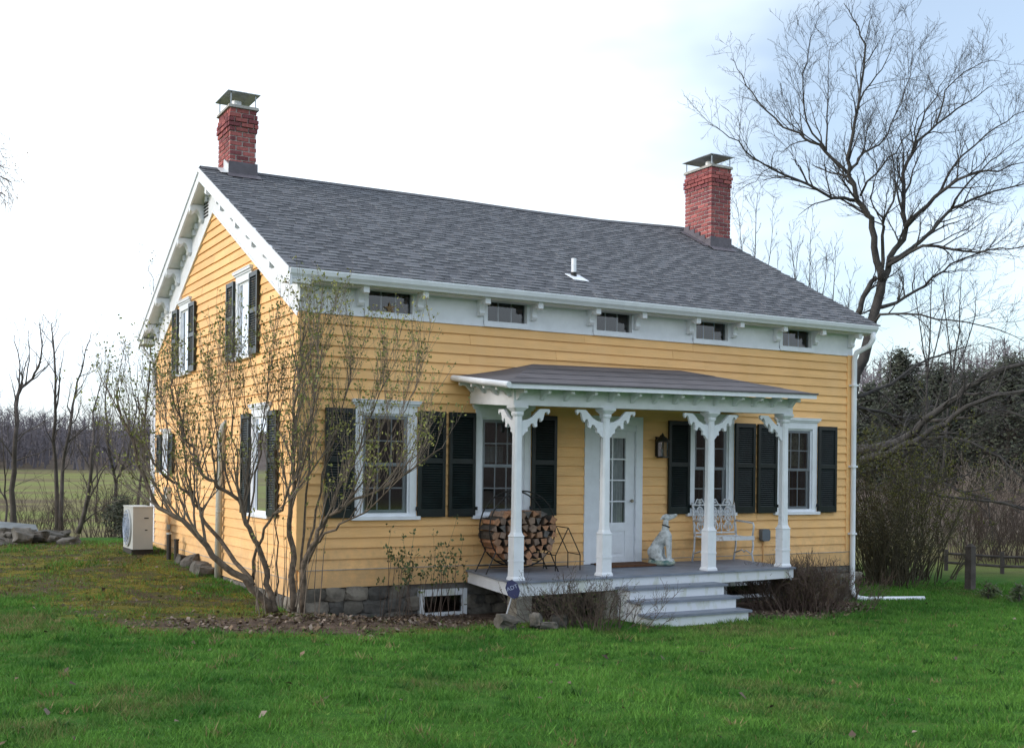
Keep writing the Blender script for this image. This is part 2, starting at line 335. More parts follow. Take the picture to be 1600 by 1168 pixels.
att2 = t.nodes.new('ShaderNodeAttribute'); att2.attribute_name = 'Wood'
c_ = mixc(attB, c_, field.outputs[0]); c_ = mixc(att2.outputs['Fac'], c_, woodf.outputs[0])
t.links.new(c_, b.inputs['Base Color'])
bn = tn(25, 6); bpn = t.nodes.new('ShaderNodeBump'); bpn.inputs['Strength'].default_value = 0.8; bpn.inputs['Distance'].default_value = 0.05
t.links.new(bn.outputs[0], bpn.inputs['Height']); t.links.new(bpn.outputs[0], b.inputs['Normal'])
me = np_mesh('ground', np.stack([GX, GY, GZ], -1).reshape(-1, 3), F4, gm)
xf, yf = GX.ravel(), GY.ravel()
dist = np.hypot(xf - CAM.x, yf - CAM.y)
LITTER = [(-2.6, -0.9), (-2.0, -1.9), (-1.1, -2.35), (0.0, -2.5), (0.8, -1.9), (1.9, -1.6), (2.5, -1.5), (4.2, -1.9), (4.2, 0.8), (0.05, 0.2), (-0.3, -0.8), (-1.2, -1.0)]
LITTER2 = [(5.9, -2.0), (7.2, -2.25), (8.8, -1.7), (10.0, -1.1), (10.2, 0.3), (5.9, 0.3)]
def litmask(x, y):
    a = np.zeros(np.shape(x))
    for P_ in (LITTER, LITTER2):
        d = polydist(x, y, P_); s = np.where(inpoly(x, y, P_), 1, -1); a = np.maximum(a, np.clip(0.5 + s * d / 1.1, 0, 1))
    return a
left = ((xf - CAM.x) * CR.x + (yf - CAM.y) * CR.y)
fieldm = np.clip((dist - 27 - np.where(left > 0, 0, 2)) / 5, 0, 1)
woodm = np.clip((dist - 146) / 10, 0, 1) * (left <= 0) + np.clip((dist - 33) / 14, 0, 1) * (left > 0)
setcol(me, np.stack([mossmask(xf, yf), litmask(xf, yf), fieldm], -1))
wa = me.attributes.new('Wood', 'FLOAT', 'POINT'); wa.data.foreach_set('value', woodm.astype(np.float32))
me.polygons.foreach_set('use_smooth', [True] * len(me.polygons))
ground = link('ground', me); ground['kind'] = 'structure'

# ================================================================== HOUSE
HL, HW, RY = 10.258, 8.837, 4.42
RX0, RX1 = -0.28, 10.53
def ridge_z(x): return float(np.interp(x, [-.3, .66, 4.3, 6.2, 7.9, 9.7, 10.6], [6.655, 6.675, 6.70, 6.69, 6.71, 6.79, 6.80]))
ZE, YE = 4.275, -0.39
def roof_z(x, y):
    yy = y if y <= RY else 2 * RY - y
    return ZE + (ridge_z(x) - ZE) * (yy - YE) / (RY - YE)
house = thing('yellow_house', (5.1, 4.4, 0), 'yellow clapboard farmhouse with grey shingle roof, white trim and two brick chimneys', 'house')
FT = lambda u, v, n: (u, -n, v)           # front wall frame: u along x, v up, n outwards
GT = lambda u, v, n: (-n, u, v)           # gable wall frame: u along y
def lbox(mb, tf, u0, u1, v0, v1, n0, n1, m=0):
    p = [tf(u, v, n) for v in (v0, v1) for (u, n) in ((u0, n0), (u1, n0), (u1, n1), (u0, n1))]
    return mb.hexa(p, m)
FW = [1.254, 3.134, 7.084, 8.971]                    # ground-floor windows
UW = [1.298, 3.178, 5.101, 7.06, 8.943]              # frieze windows
f_open = [(c - .47, c + .47, .93, 2.56) for c in FW] + [(4.60, 5.66, 0.0, 2.47)]
GWIN = [(1.65, .90, 2.58, 1.0), (2.60, 3.30, 4.70, 0.94), (6.35, 3.30, 4.70, 0.94), (7.72, 1.47, 2.36, .74)]   # centre y, z0, z1, cap width
g_open = [(c - w / 2 + .05, c + w / 2 - .05, a + .03, b_ - .05) for c, a, b_, w in GWIN]
def frieze_low(y):       # lower edge of the white rake frieze on the gable
    return 3.75 + (5.94 - 3.75) / (4.45 - .12) * ((y if y < RY else 2 * RY - y) - .12)
# --- inner walls with openings
def wall_grid(mb, tf, us, vs, opens, n, keep=None):
    us = sorted(set(us + [q for o in opens for q in o[:2]])); vs = sorted(set(vs + [q for o in opens for q in o[2:]]))
    for a, b_ in zip(us[:-1], us[1:]):
        for c, d in zip(vs[:-1], vs[1:]):
            um, vm = (a + b_) / 2, (c + d) / 2
            if any(o[0] < um < o[1] and o[2] < vm < o[3] for o in opens): continue
            if keep and not keep(um, vm): continue
            mb.quad(tf(a, c, n), tf(b_, c, n), tf(b_, d, n), tf(a, d, n))
u_open = [(c - .35, c + .35, 3.82, 4.14) for c in UW]
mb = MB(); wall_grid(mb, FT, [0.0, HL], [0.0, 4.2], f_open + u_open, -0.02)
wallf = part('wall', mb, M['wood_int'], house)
mb = MB()
vs = [-.1] + [0.3 * k for k in range(1, 22)]
wall_grid(mb, GT, [0.15 * k for k in range(60)] + [HW], vs, g_open, -0.02, keep=lambda u, v: v < roof_z(0, u) - .2)
wallg = part('wall', mb, M['wood_int'], house)
mb = MB(); mb.quad((HL, 0, -.2), (HL, HW, -.2), (HL, HW, 4.2), (HL, 0, 4.2)); mb.quad((0, HW, -.2), (HL, HW, -.2), (HL, HW, 4.2), (0, HW, 4.2))
mb.tri((HL, 0, 4.2), (HL, HW, 4.2), (HL, RY, 6.55)); part('wall', mb, M['yellow'], house)
# interior floors and partitions so that the rooms are dark
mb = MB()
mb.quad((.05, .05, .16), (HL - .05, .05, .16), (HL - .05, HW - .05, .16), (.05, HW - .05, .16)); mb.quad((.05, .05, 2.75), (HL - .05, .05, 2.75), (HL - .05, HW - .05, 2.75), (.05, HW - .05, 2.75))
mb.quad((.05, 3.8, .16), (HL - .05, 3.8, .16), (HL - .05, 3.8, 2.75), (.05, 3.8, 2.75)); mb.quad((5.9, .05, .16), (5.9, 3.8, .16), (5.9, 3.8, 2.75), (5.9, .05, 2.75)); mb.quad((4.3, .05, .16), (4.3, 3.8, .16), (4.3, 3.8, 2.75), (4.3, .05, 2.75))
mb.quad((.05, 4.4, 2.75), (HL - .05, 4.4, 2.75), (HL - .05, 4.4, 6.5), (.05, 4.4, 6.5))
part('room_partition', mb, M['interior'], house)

# --- clapboards: one object per board
EXP = 0.1463
cb = MB(); h = EXP + .018
cb.hexa([(0, -.038, 0), (1, -.038, 0), (1, .012, 0), (0, .012, 0), (0, -.010, h), (1, -.010, h), (1, .012, h), (0, .012, h)])
cb_me = cb.mesh('clapboard', M['yellow'])
def boards(parent, wall, z0, z1, ext, opens, seed):
    r = random.Random(seed); z = z0
    while z < z1 - .03:
        a, b_ = ext(z + EXP * .5)
        if b_ - a > .15:
            cuts = [(a, b_)]
            for (o0, o1, p0, p1) in opens:
                if p0 + .085 < z + EXP and z < p1 - .045:
                    nxt = []
                    for (s, e) in cuts:
                        if e <= o0 or s >= o1: nxt.append((s, e)); continue
                        if o0 - s > .03: nxt.append((s, o0))
                        if e - o1 > .03: nxt.append((o1, e))
                    cuts = nxt
            for (s, e) in cuts:
                segs = [(s, e)]
                if e - s > 7.0: q = s + (e - s) * r.uniform(.2, .45); q2 = s + (e - s) * r.uniform(.55, .8); segs = [(s, q - .002), (q + .002, q2 - .002), (q2 + .002, e)]
                elif e - s > 3.2: q = s + (e - s) * r.uniform(.25, .75); segs = [(s, q - .002), (q + .002, e)]
                for (s2, e2) in segs:
                    o = link('clapboard', cb_me, parent); jz = r.uniform(-.004, .004)
                    if wall == 'f': o.location = (s2, r.uniform(-.003, .002), z + jz); o.scale = (e2 - s2, 1, 1); o.rotation_euler = (0, r.uniform(-.0035, .0035) / max(1, e2 - s2), 0)
                    else: o.location = (r.uniform(-.002, .002), e2, z + jz); o.rotation_euler = (0, 0, -math.pi / 2); o.scale = (e2 - s2, 1, 1)
        z += EXP
boards(wallf, 'f', .245, 3.76, lambda z: (.10, HL - .10), f_open, 3)
def gext(z):
    if z < 3.8: return (.10, HW - .1)
    y = .12 + (z - 3.75) / ((5.94 - 3.75) / (4.45 - .12))
    return (y - .12, 2 * RY - y + .12)
boards(wallg, 'g', .10, 5.93, gext, g_open, 4)
# skirt board, corner boards, frieze
for (tf, e, zb) in ((FT, HL, 0.0), (GT, HW, -.13)):
    mb = MB(); top = .25 if tf is FT else .11
    if tf is FT:
        for (a, b_) in ((0.0, 4.59), (5.67, HL)): lbox(mb, tf, a, b_, zb, top - .012, -.01, .038)
    else: lbox(mb, tf, 0.039, e, zb, top - .012, -.01, .038)
    part('skirt_board', mb, M['yellow'], house)
    mb = MB()
    if tf is FT:
        for (a, b_) in ((0.0, 4.59), (5.67, HL)): lbox(mb, tf, a, b_, top - .011, top - .001, -.008, .048)
    else: lbox(mb, tf, .05, e, top - .011, top - .001, -.008, .046)
    part('water_table', mb, M['ledge'], house)
for (a, b_) in ((-.045, .10), (HL - .10, HL + .03)):
    mb = MB(); lbox(mb, FT, a, b_, .252, 3.755, -.005, .043); part('corner_board', mb, M['yellow'], house)
for (a, b_) in ((.003, .10), (HW - .10, HW + .02)):
    mb = MB(); lbox(mb, GT, a, b_, .113, 3.80, -.005, .0425); part('corner_board', mb, M['yellow'] if a < 1 else M['white'], house)
# front frieze with openings for the low windows
mb = MB(); xs = [-.04] + [q for o in u_open for q in o[:2]] + [HL + .03]
for i in range(0, len(xs), 2): lbox(mb, FT, xs[i], xs[i + 1], 3.755, 4.19, -.01, .030)
for o in u_open: lbox(mb, FT, o[0], o[1], 3.755, o[2], -.01, .030); lbox(mb, FT, o[0], o[1], o[3], 4.19, -.01, .030)
lbox(mb, FT, -.05, HL + .04, 3.742, 3.762, 0.0, .042)
part('frieze', mb, M['white'], house)

# --- bracket shape (shared): arm under the soffit and a leg down the wall
brp = [(0, .02), (.27, .02), (.275, -.085), (.235, -.10), (.20, -.085), (.17, -.055), (.125, -.075), (.10, -.12), (.085, -.165), (.10, -.20), (.075, -.235), (.035, -.245), (0, -.22)]
def bracket(parent, tf, u, v, w=.085, sc=1.0, slope=0.0):
    mb = MB(); mb.prism([(a * sc, b_ * sc) for a, b_ in brp], lambda a, b_, t_: tf(u + t_, v + b_ + slope * t_, a + .031), -w / 2, w / 2)
    return part('bracket', mb, M['white'], parent)
for x in (-.02, .827, 1.72, 2.71, 3.60, 4.63, 5.50, 6.57, 7.483, 8.44, 9.33, 10.2): bracket(house, FT, x, 4.125)

# --- windows
def sash(win, tf, u0, u1, v0, v1, n, cols, rows, fw=.045, mw=.018):
    mb = MB()
    lbox(mb, tf, u0, u0 + fw, v0, v1, n - .03, n); lbox(mb, tf, u1 - fw, u1, v0, v1, n - .03, n)
    lbox(mb, tf, u0 + fw, u1 - fw, v0, v0 + fw, n - .029, n - .001); lbox(mb, tf, u0 + fw, u1 - fw, v1 - fw, v1, n - .029, n - .001)
    part('sash', mb, M['white'], win)
    a0, a1, b0, b1 = u0 + fw, u1 - fw, v0 + fw, v1 - fw
    for i in range(1, cols):
        u = a0 + (a1 - a0) * i / cols; mb = MB(); lbox(mb, tf, u - mw / 2, u + mw / 2, b0, b1, n - .022, n - .006); part('muntin', mb, M['white'], win)
    for j in range(1, rows):
        v = b0 + (b1 - b0) * j / rows; mb = MB(); lbox(mb, tf, a0, a1, v - mw / 2, v + mw / 2, n - .0235, n - .0075); part('muntin', mb, M['white'], win)
    for i in range(cols):
        for j in range(rows):
            p0, p1 = a0 + (a1 - a0) * i / cols, a0 + (a1 - a0) * (i + 1) / cols; q0, q1 = b0 + (b1 - b0) * j / rows, b0 + (b1 - b0) * (j + 1) / rows
            mb = MB(); k = rng.uniform(-.002, .002); mb.quad(tf(p0, q0, n - .016 + k), tf(p1, q0, n - .016 - k), tf(p1, q1, n - .016 - k), tf(p0, q1, n - .016 + k)); part('pane', mb, M['glass'], win)
def window(tf, c, z0, z1, capw, parent, cols=3, gl=None):
    hw = capw / 2 - .05; iw = hw - .105
    zi0, zi1 = z0 + .075, z1 - .19
    mb = MB()
    lbox(mb, tf, c - hw, c - iw, z0 + .05, zi1, -.06, .042); lbox(mb, tf, c + iw, c + hw, z0 + .05, zi1, -.06, .042)
    lbox(mb, tf, c - hw, c + hw, zi1, z1 - .045, -.06, .043)
    win = part('window', mb, M['white'], parent)
    mb = MB(); lbox(mb, tf, c - hw - .05, c + hw + .05, z1 - .045, z1 - .012, -.01, .085); lbox(mb, tf, c - hw - .03, c + hw + .03, z1 - .075, z1 - .046, -.01, .062); lbox(mb, tf, c - hw - .055, c + hw + .055, z1 - .012, z1, -.01, .092); part('cap', mb, M['white'], win)
    mb = MB(); lbox(mb, tf, c - hw - .05, c + hw + .05, z0, z0 + .05, -.06, .088); lbox(mb, tf, c - iw, c + iw, z0 + .05, zi0 + .02, -.06, .036); part('sill', mb, M['white'], win)
    mb = MB()
    for s in (-1, 1): lbox(mb, tf, c + s * iw, c + s * (iw - .03), zi0 + .02, zi1, -.05, .012)
    lbox(mb, tf, c - iw, c + iw, zi1 - .03, zi1, -.05, .0125); part('storm_frame', mb, M['white'], win)
    iw -= .03; zi1 -= .03; zi0 += .02; zm = (zi0 + zi1) / 2
    sash(win, tf, c - iw, c + iw, zm - .02, zi1, -.005, cols, 2 if cols > 1 else 1); sash(win, tf, c - iw, c + iw, zi0, zm + .02, -.037, cols, 2 if cols > 1 else 1)
    for (q0, q1) in ((zi0, zm), (zm, zi1)):
        mb = MB(); mb.quad(tf(c - iw, q0, .006), tf(c + iw, q0, .006), tf(c + iw, q1, .0065), tf(c - iw, q1, .0065)); part('storm_pane', mb, M['glass'], win)
    return win
def shutter(tf, c, w, z0, z1, parent, slats=None, lab=None):
    mb = MB(); st = .05; n0, n1 = .045, .085
    u0, u1 = c - w / 2, c + w / 2; zm = z0 + (z1 - z0) * .53
    lbox(mb, tf, u0, u0 + st, z0, z1, n0, n1); lbox(mb, tf, u1 - st, u1, z0, z1, n0, n1)
    lbox(mb, tf, u0 + st, u1 - st, z0, z0 + .11, n0 + .002, n1 - .002); lbox(mb, tf, u0 + st, u1 - st, z1 - .07, z1, n0 + .002, n1 - .002); lbox(mb, tf, u0 + st, u1 - st, zm - .035, zm + .035, n0 + .002, n1 - .002)
    s = part('shutter', mb, M['shutter'], parent)
    mb = MB()
    for (a, b_) in ((z0 + .11, zm - .035), (zm + .035, z1 - .07)):
        n = max(6, int((b_ - a) / .034))
        for k in range(n):
            v = a + (b_ - a) * (k + .5) / n; dv = .017; dn = .013; th = .0035; nm = (n0 + n1) / 2
            p = [tf(u, v + q * dv + r_, nm - q * dn) for (q, r_) in ((-1, -th), (-1, th), (1, th), (1, -th)) for u in (u0 + st, u1 - st)]
            mb.hexa([p[0], p[1], p[7], p[6], p[2], p[3], p[5], p[4]])
    part('louver', mb, M['shutter'], s, kind='stuff'); return s
for i, c in enumerate(FW):
    w = window(FT, c, .92, 2.60, 1.04, house)
    for sgn in (-1, 1):
        shutter(FT, c + sgn * (.475 + .222), .43, .955, 2.465, house)
        mb = MB(); lbox(mb, FT, c + sgn * .47 - .012, c + sgn * .47 + .012, 1.05, 1.10, .04, .11); part('shutter_hinge', mb, M['black'], house)
for c, a, b_, cw in GWIN:
    big = b_ - a > 1.0
    window(GT, c, a, b_, cw, house, cols=1)
    sw = .42 if big else .36
    for sgn in (-1, 1): shutter(GT, c + sgn * (cw / 2 - .045 + sw / 2), sw, a + .035, b_ - (.13 if big else .1), house)
for i, c in enumerate(UW):       # low frieze windows, three panes each
    mb = MB(); z0, z1 = 3.744, 4.15
    lbox(mb, FT, c - .395, c - .335, z0 + .04, z1, -.08, .046); lbox(mb, FT, c + .335, c + .395, z0 + .04, z1, -.08, .046); lbox(mb, FT, c - .395, c + .395, z0 + .03, z0 + .085, -.079, .0455); lbox(mb, FT, c - .395, c + .395, z0 + .0, z0 + .031, -.01, .065)
    win = part('window', mb, M['white'], house)
    for k in (1, 2):
        u = c - .335 + .67 * k / 3; mb = MB(); lbox(mb, FT, u - .008, u + .008, z0 + .085, z1, -.06, -.045); part('muntin', mb, M['white'], win)
    for k in range(3):
        a, b_ = c - .335 + .67 * k / 3, c - .335 + .67 * (k + 1) / 3; mb = MB(); mb.quad(FT(a, z0 + .085, -.036), FT(b_, z0 + .085, -.036), FT(b_, z1, -.036), FT(a, z1, -.036)); part('pane', mb, M['glass'], win)
# curtains
def curtain(x0, x1, z0, z1, y, m, waves=14):
    mb = MB(); n = waves * 4
    for k in range(n):
        a, b_ = x0 + (x1 - x0) * k / n, x0 + (x1 - x0) * (k + 1) / n
        ya, yb = y + .018 * math.sin(2 * math.pi * k / 4), y + .018 * math.sin(2 * math.pi * (k + 1) / 4)
        mb.quad((a, ya, z0), (b_, yb, z0), (b_, yb, z1), (a, ya, z1))
    return part('curtain', mb, m, house)
curtain(FW[3] - .36, FW[3] + .36, 1.75, 2.42, .16, M['curtain']); curtain(FW[1] - .1, FW[1] + .3, 1.75, 2.0, .5, M['sheer'], 5)
curtain(FW[0] - .36, FW[0] - .2, 1.0, 2.42, .2, M['curtain'], 5)
# --- front door
mb = MB(); lbox(mb, FT, 4.575, 4.70, .19, 2.46, -.05, .045); lbox(mb, FT, 5.55, 5.676, .19, 2.46, -.05, .045); lbox(mb, FT, 4.575, 5.676, 2.36, 2.50, -.049, .046); lbox(mb, FT, 4.7, 5.55, 2.27, 2.36, -.05, .02)
casing = part('door_casing', mb, M['white'], house)
D0, D1, G0, G1, GB, GTOP = 4.705, 5.545, 4.88, 5.375, .83, 2.16
mb = MB(); lbox(mb, FT, D0, G0, .20, 2.268, -.05, .0); lbox(mb, FT, G1, D1, .20, 2.268, -.05, .0); lbox(mb, FT, G0, G1, .20, GB, -.049, -.012); lbox(mb, FT, G0, G1, GTOP, 2.268, -.049, -.001)
lbox(mb, FT, G0, G1, .70, GB, -.012, -.001); lbox(mb, FT, G0, G1, .20, .30, -.012, -.001); lbox(mb, FT, G0 + .05, G1 - .05, .35, .65, -.012, -.004)
door = part('door', mb, M['white'], house)
for k in range(1, 4):
    v = GB + (GTOP - GB) * k / 4; mb = MB(); lbox(mb, FT, G0, G1, v - .011, v + .011, -.03, -.004); part('muntin', mb, M['white'], door)
mb = MB(); u = (G0 + G1) / 2; lbox(mb, FT, u - .011, u + .011, GB, GTOP, -.029, -.005); part('muntin', mb, M['white'], door)
for i in range(2):
    for k in range(4):
        a, b_ = G0 + (G1 - G0) * i / 2, G0 + (G1 - G0) * (i + 1) / 2; c, d = GB + (GTOP - GB) * k / 4, GB + (GTOP - GB) * (k + 1) / 4
        mb = MB(); mb.quad(FT(a, c, -.02), FT(b_, c, -.02), FT(b_, d, -.02), FT(a, d, -.02)); part('pane', mb, M['glass'], door)
mb = MB(); mb.tube([FT(5.47, 1.17, 0), FT(5.47, 1.17, .04), FT(5.47, 1.17, .05), FT(5.47, 1.17, .075)], [.012, .012, .028, .02], 10); part('door_knob', mb, M['rust'], door)
curtain(G0, G1, GB, GTOP, .075, M['sheer'], 9)

# --- roof
mb = MB(); xs = [RX0 + (RX1 - RX0) * k / 24 for k in range(25)]
for a, b_ in zip(xs[:-1], xs[1:]):
    for (y0, y1) in ((YE, RY), (RY, HW + .39)):
        mb.hexa([(a, y0, roof_z(a, y0) - .05), (b_, y0, roof_z(b_, y0) - .05), (b_, y1, roof_z(b_, y1) - .05), (a, y1, roof_z(a, y1) - .05), (a, y0, roof_z(a, y0)), (b_, y0, roof_z(b_, y0)), (b_, y1, roof_z(b_, y1)), (a, y1, roof_z(a, y1))])
roof = part('roof', mb, SH[1], house)
ncourse = 38; rs = random.Random(11); joined = MB(); singles = 0
def sh_pt(x, s, off): 
    y = YE - .035 + (RY - YE + .035) * s
    return (x, y - off * .44, roof_z(x, y) + off * .9)
for i in range(ncourse):
    x = RX0 - .02 - rs.uniform(0, .2); s0 = i / ncourse; s1 = min(1.0, (i + 1.12) / ncourse); k = rs.randint(0, 1)
    while x < RX1 + .02:
        w = rs.uniform(.13, .27); a, b_ = max(x, RX0 - .025), min(x + w - .004, RX1 + .025); x += w; k ^= 1
        if b_ - a < .03: continue
        th = .02 if k else .010
        m_ = rs.choice([1, 2, 1]) if k else rs.choice([0, 0, 1])
        p = [sh_pt(a, s0, .001), sh_pt(b_, s0, .001), sh_pt(b_, s0, th), sh_pt(a, s0, th), sh_pt(a, s1, .004), sh_pt(b_, s1, .004)]
        mb = joined if singles >= 300 else MB(); j = len(mb.v); mb.v += p
        for f in ((0, 1, 2, 3), (3, 2, 5, 4), (0, 3, 4), (1, 5, 2)): mb.f.append(tuple(j + q for q in f)); mb.m.append(m_)
        if singles < 300: part('shingle', mb, SH, roof); singles += 1
part('shingles', joined, SH, roof, kind='stuff')
mb = MB()
for a, b_ in zip(xs[:-1], xs[1:]):
    for s in (-1, 1):
        y1 = RY + s * .14; mb.quad((a, RY, ridge_z(a) + .03), (b_, RY, ridge_z(b_) + .03), (b_, y1, roof_z(b_, y1) + .022), (a, y1, roof_z(a, y1) + .022))
part('ridge_cap', mb, SH[0], roof)
# roof vent pipe
mb = MB(); vz = roof_z(4.66, .47); mb.tube([(4.66, .47, vz - .02), (4.66, .47, vz + .08)], .048, 12, 1); mb.tube([(4.66, .47, vz + .08), (4.66, .47, vz + .30)], .040, 12, 0)
part('vent_pipe', mb, [M['white'], M['black']], roof)
mb = MB(); mb.hexa([(4.55, .28, roof_z(4.55, .28) + .022), (4.82, .26, roof_z(4.8, .26) + .022), (4.80, .52, roof_z(4.8, .52) + .026), (4.52, .52, roof_z(4.5, .52) + .026), (4.55, .28, roof_z(4.55, .28) + .03), (4.82, .26, roof_z(4.8, .26) + .03), (4.80, .52, roof_z(4.8, .52) + .032), (4.52, .52, roof_z(4.5, .52) + .032)])
part('vent_flashing', mb, M['white'], roof)
# gutter, eave soffit
gprof = [(-.30, 4.26), (-.425, 4.262), (-.43, 4.245), (-.415, 4.19), (-.385, 4.155), (-.37, 4.13), (-.30, 4.13)]
mb = MB(); mb.prism(gprof, lambda a, b_, t_: (t_, a, b_), RX0 - .01, RX1 - .02); part('gutter', mb, M['white'], house)
mb = MB(); mb.box(RX0 + .01, RX1 - .04, -.298, .02, 4.115, 4.14); part('soffit', mb, M['soffit'], house)
mb = MB(); mb.box(RX0 + .02, RX1 - .04, HW - .01, HW + .36, 4.10, 4.20); part('soffit', mb, M['soffit'], house)
# rake boards, rake soffits, gable frieze
for (ya, yb) in ((YE - .01, RY), (2 * RY - YE + .01, RY)):
    sg = 1 if ya < yb else -1
    def rp_(x, y, dz): return (x, y, roof_z(RX0, y) + dz)
    mb = MB(); mb.hexa([rp_(RX0 - .012, ya, -.235), rp_(RX0 + .02, ya, -.235), rp_(RX0 + .02, yb, -.235), rp_(RX0 - .012, yb, -.235), rp_(RX0 - .012, ya, -.004), rp_(RX0 + .02, ya, -.004), rp_(RX0 + .02, yb, -.004), rp_(RX0 - .012, yb, -.004)])
    mb.hexa([rp_(RX0 - .034, ya, -.075), rp_(RX0 - .013, ya, -.075), rp_(RX0 - .013, yb, -.075), rp_(RX0 - .034, yb, -.075), rp_(RX0 - .034, ya, -.003), rp_(RX0 - .013, ya, -.003), rp_(RX0 - .013, yb, -.003), rp_(RX0 - .034, yb, -.003)])
    part('rake_board', mb, M['white'], house)
    mb = MB(); mb.hexa([rp_(RX0 + .021, ya, -.20), rp_(0, ya, -.20), rp_(0, yb, -.20), rp_(RX0 + .021, yb, -.20), rp_(RX0 + .021, ya, -.16), rp_(0, ya, -.16), rp_(0, yb, -.16), rp_(RX0 + .021, yb, -.16)]); part('rake_soffit', mb, M['soffit'], house)
    y0 = .0 if sg > 0 else HW; yp = RY
    mb = MB(); z0, z1 = frieze_low(y0), frieze_low(yp)
    mb.hexa([(-.045, y0, z0), (-.005, y0, z0), (-.005, yp, z1), (-.045, yp, z1), (-.045, y0, roof_z(0, y0) - .201), (-.005, y0, roof_z(0, y0) - .201), (-.005, yp, roof_z(0, yp) - .201), (-.045, yp, roof_z(0, yp) - .201)])
    mb.hexa([(-.06, y0, z0 - .002), (-.046, y0, z0 - .002), (-.046, yp, z1 - .002), (-.06, yp, z1 - .002), (-.06, y0, z0 + .04), (-.046, y0, z0 + .04), (-.046, yp, z1 + .04), (-.06, yp, z1 + .04)])
    part('gable_frieze', mb, M['white'], house)
    if sg > 0:      # eave return closing the corner of the box cornice
        mb = MB(); mb.prism([(YE + .02, 4.12), (.0, 4.12), (.0, roof_z(0, 0) - .21), (YE + .02, roof_z(0, YE) - .21)], lambda a, b_, t_: (t_, a, b_), RX0 + .022, RX0 + .04); part('cornice_end', mb, M['white'], house)
    for k in range(5):
        y = (.55 + k * .86) if sg > 0 else HW - (.35 + k * .86)
        bracket(house, GT, y, roof_z(0, y) - .245, w=.10, sc=.95, slope=.497 * sg)
        for q in (.26, .43):
            yy = y + sg * q; zz = roof_z(RX0, yy)
            mb = MB(); mb.box(-.045 - .05, -.046, yy - .035, yy + .035, zz - .30, zz - .205); part('dentil', mb, M['white'], house)
mb = MB()
for k in range(6):
    v = 5.93 + k * .055; lbox(mb, GT, 4.72, 4.72 + .34 - k * .02, v, v + .028, .0455, .058)
lbox(mb, GT, 4.68, 5.08, 5.90, 6.27, .0452, .048, 1)
part('gable_vent', mb, [M['dark'], M['white']], house)
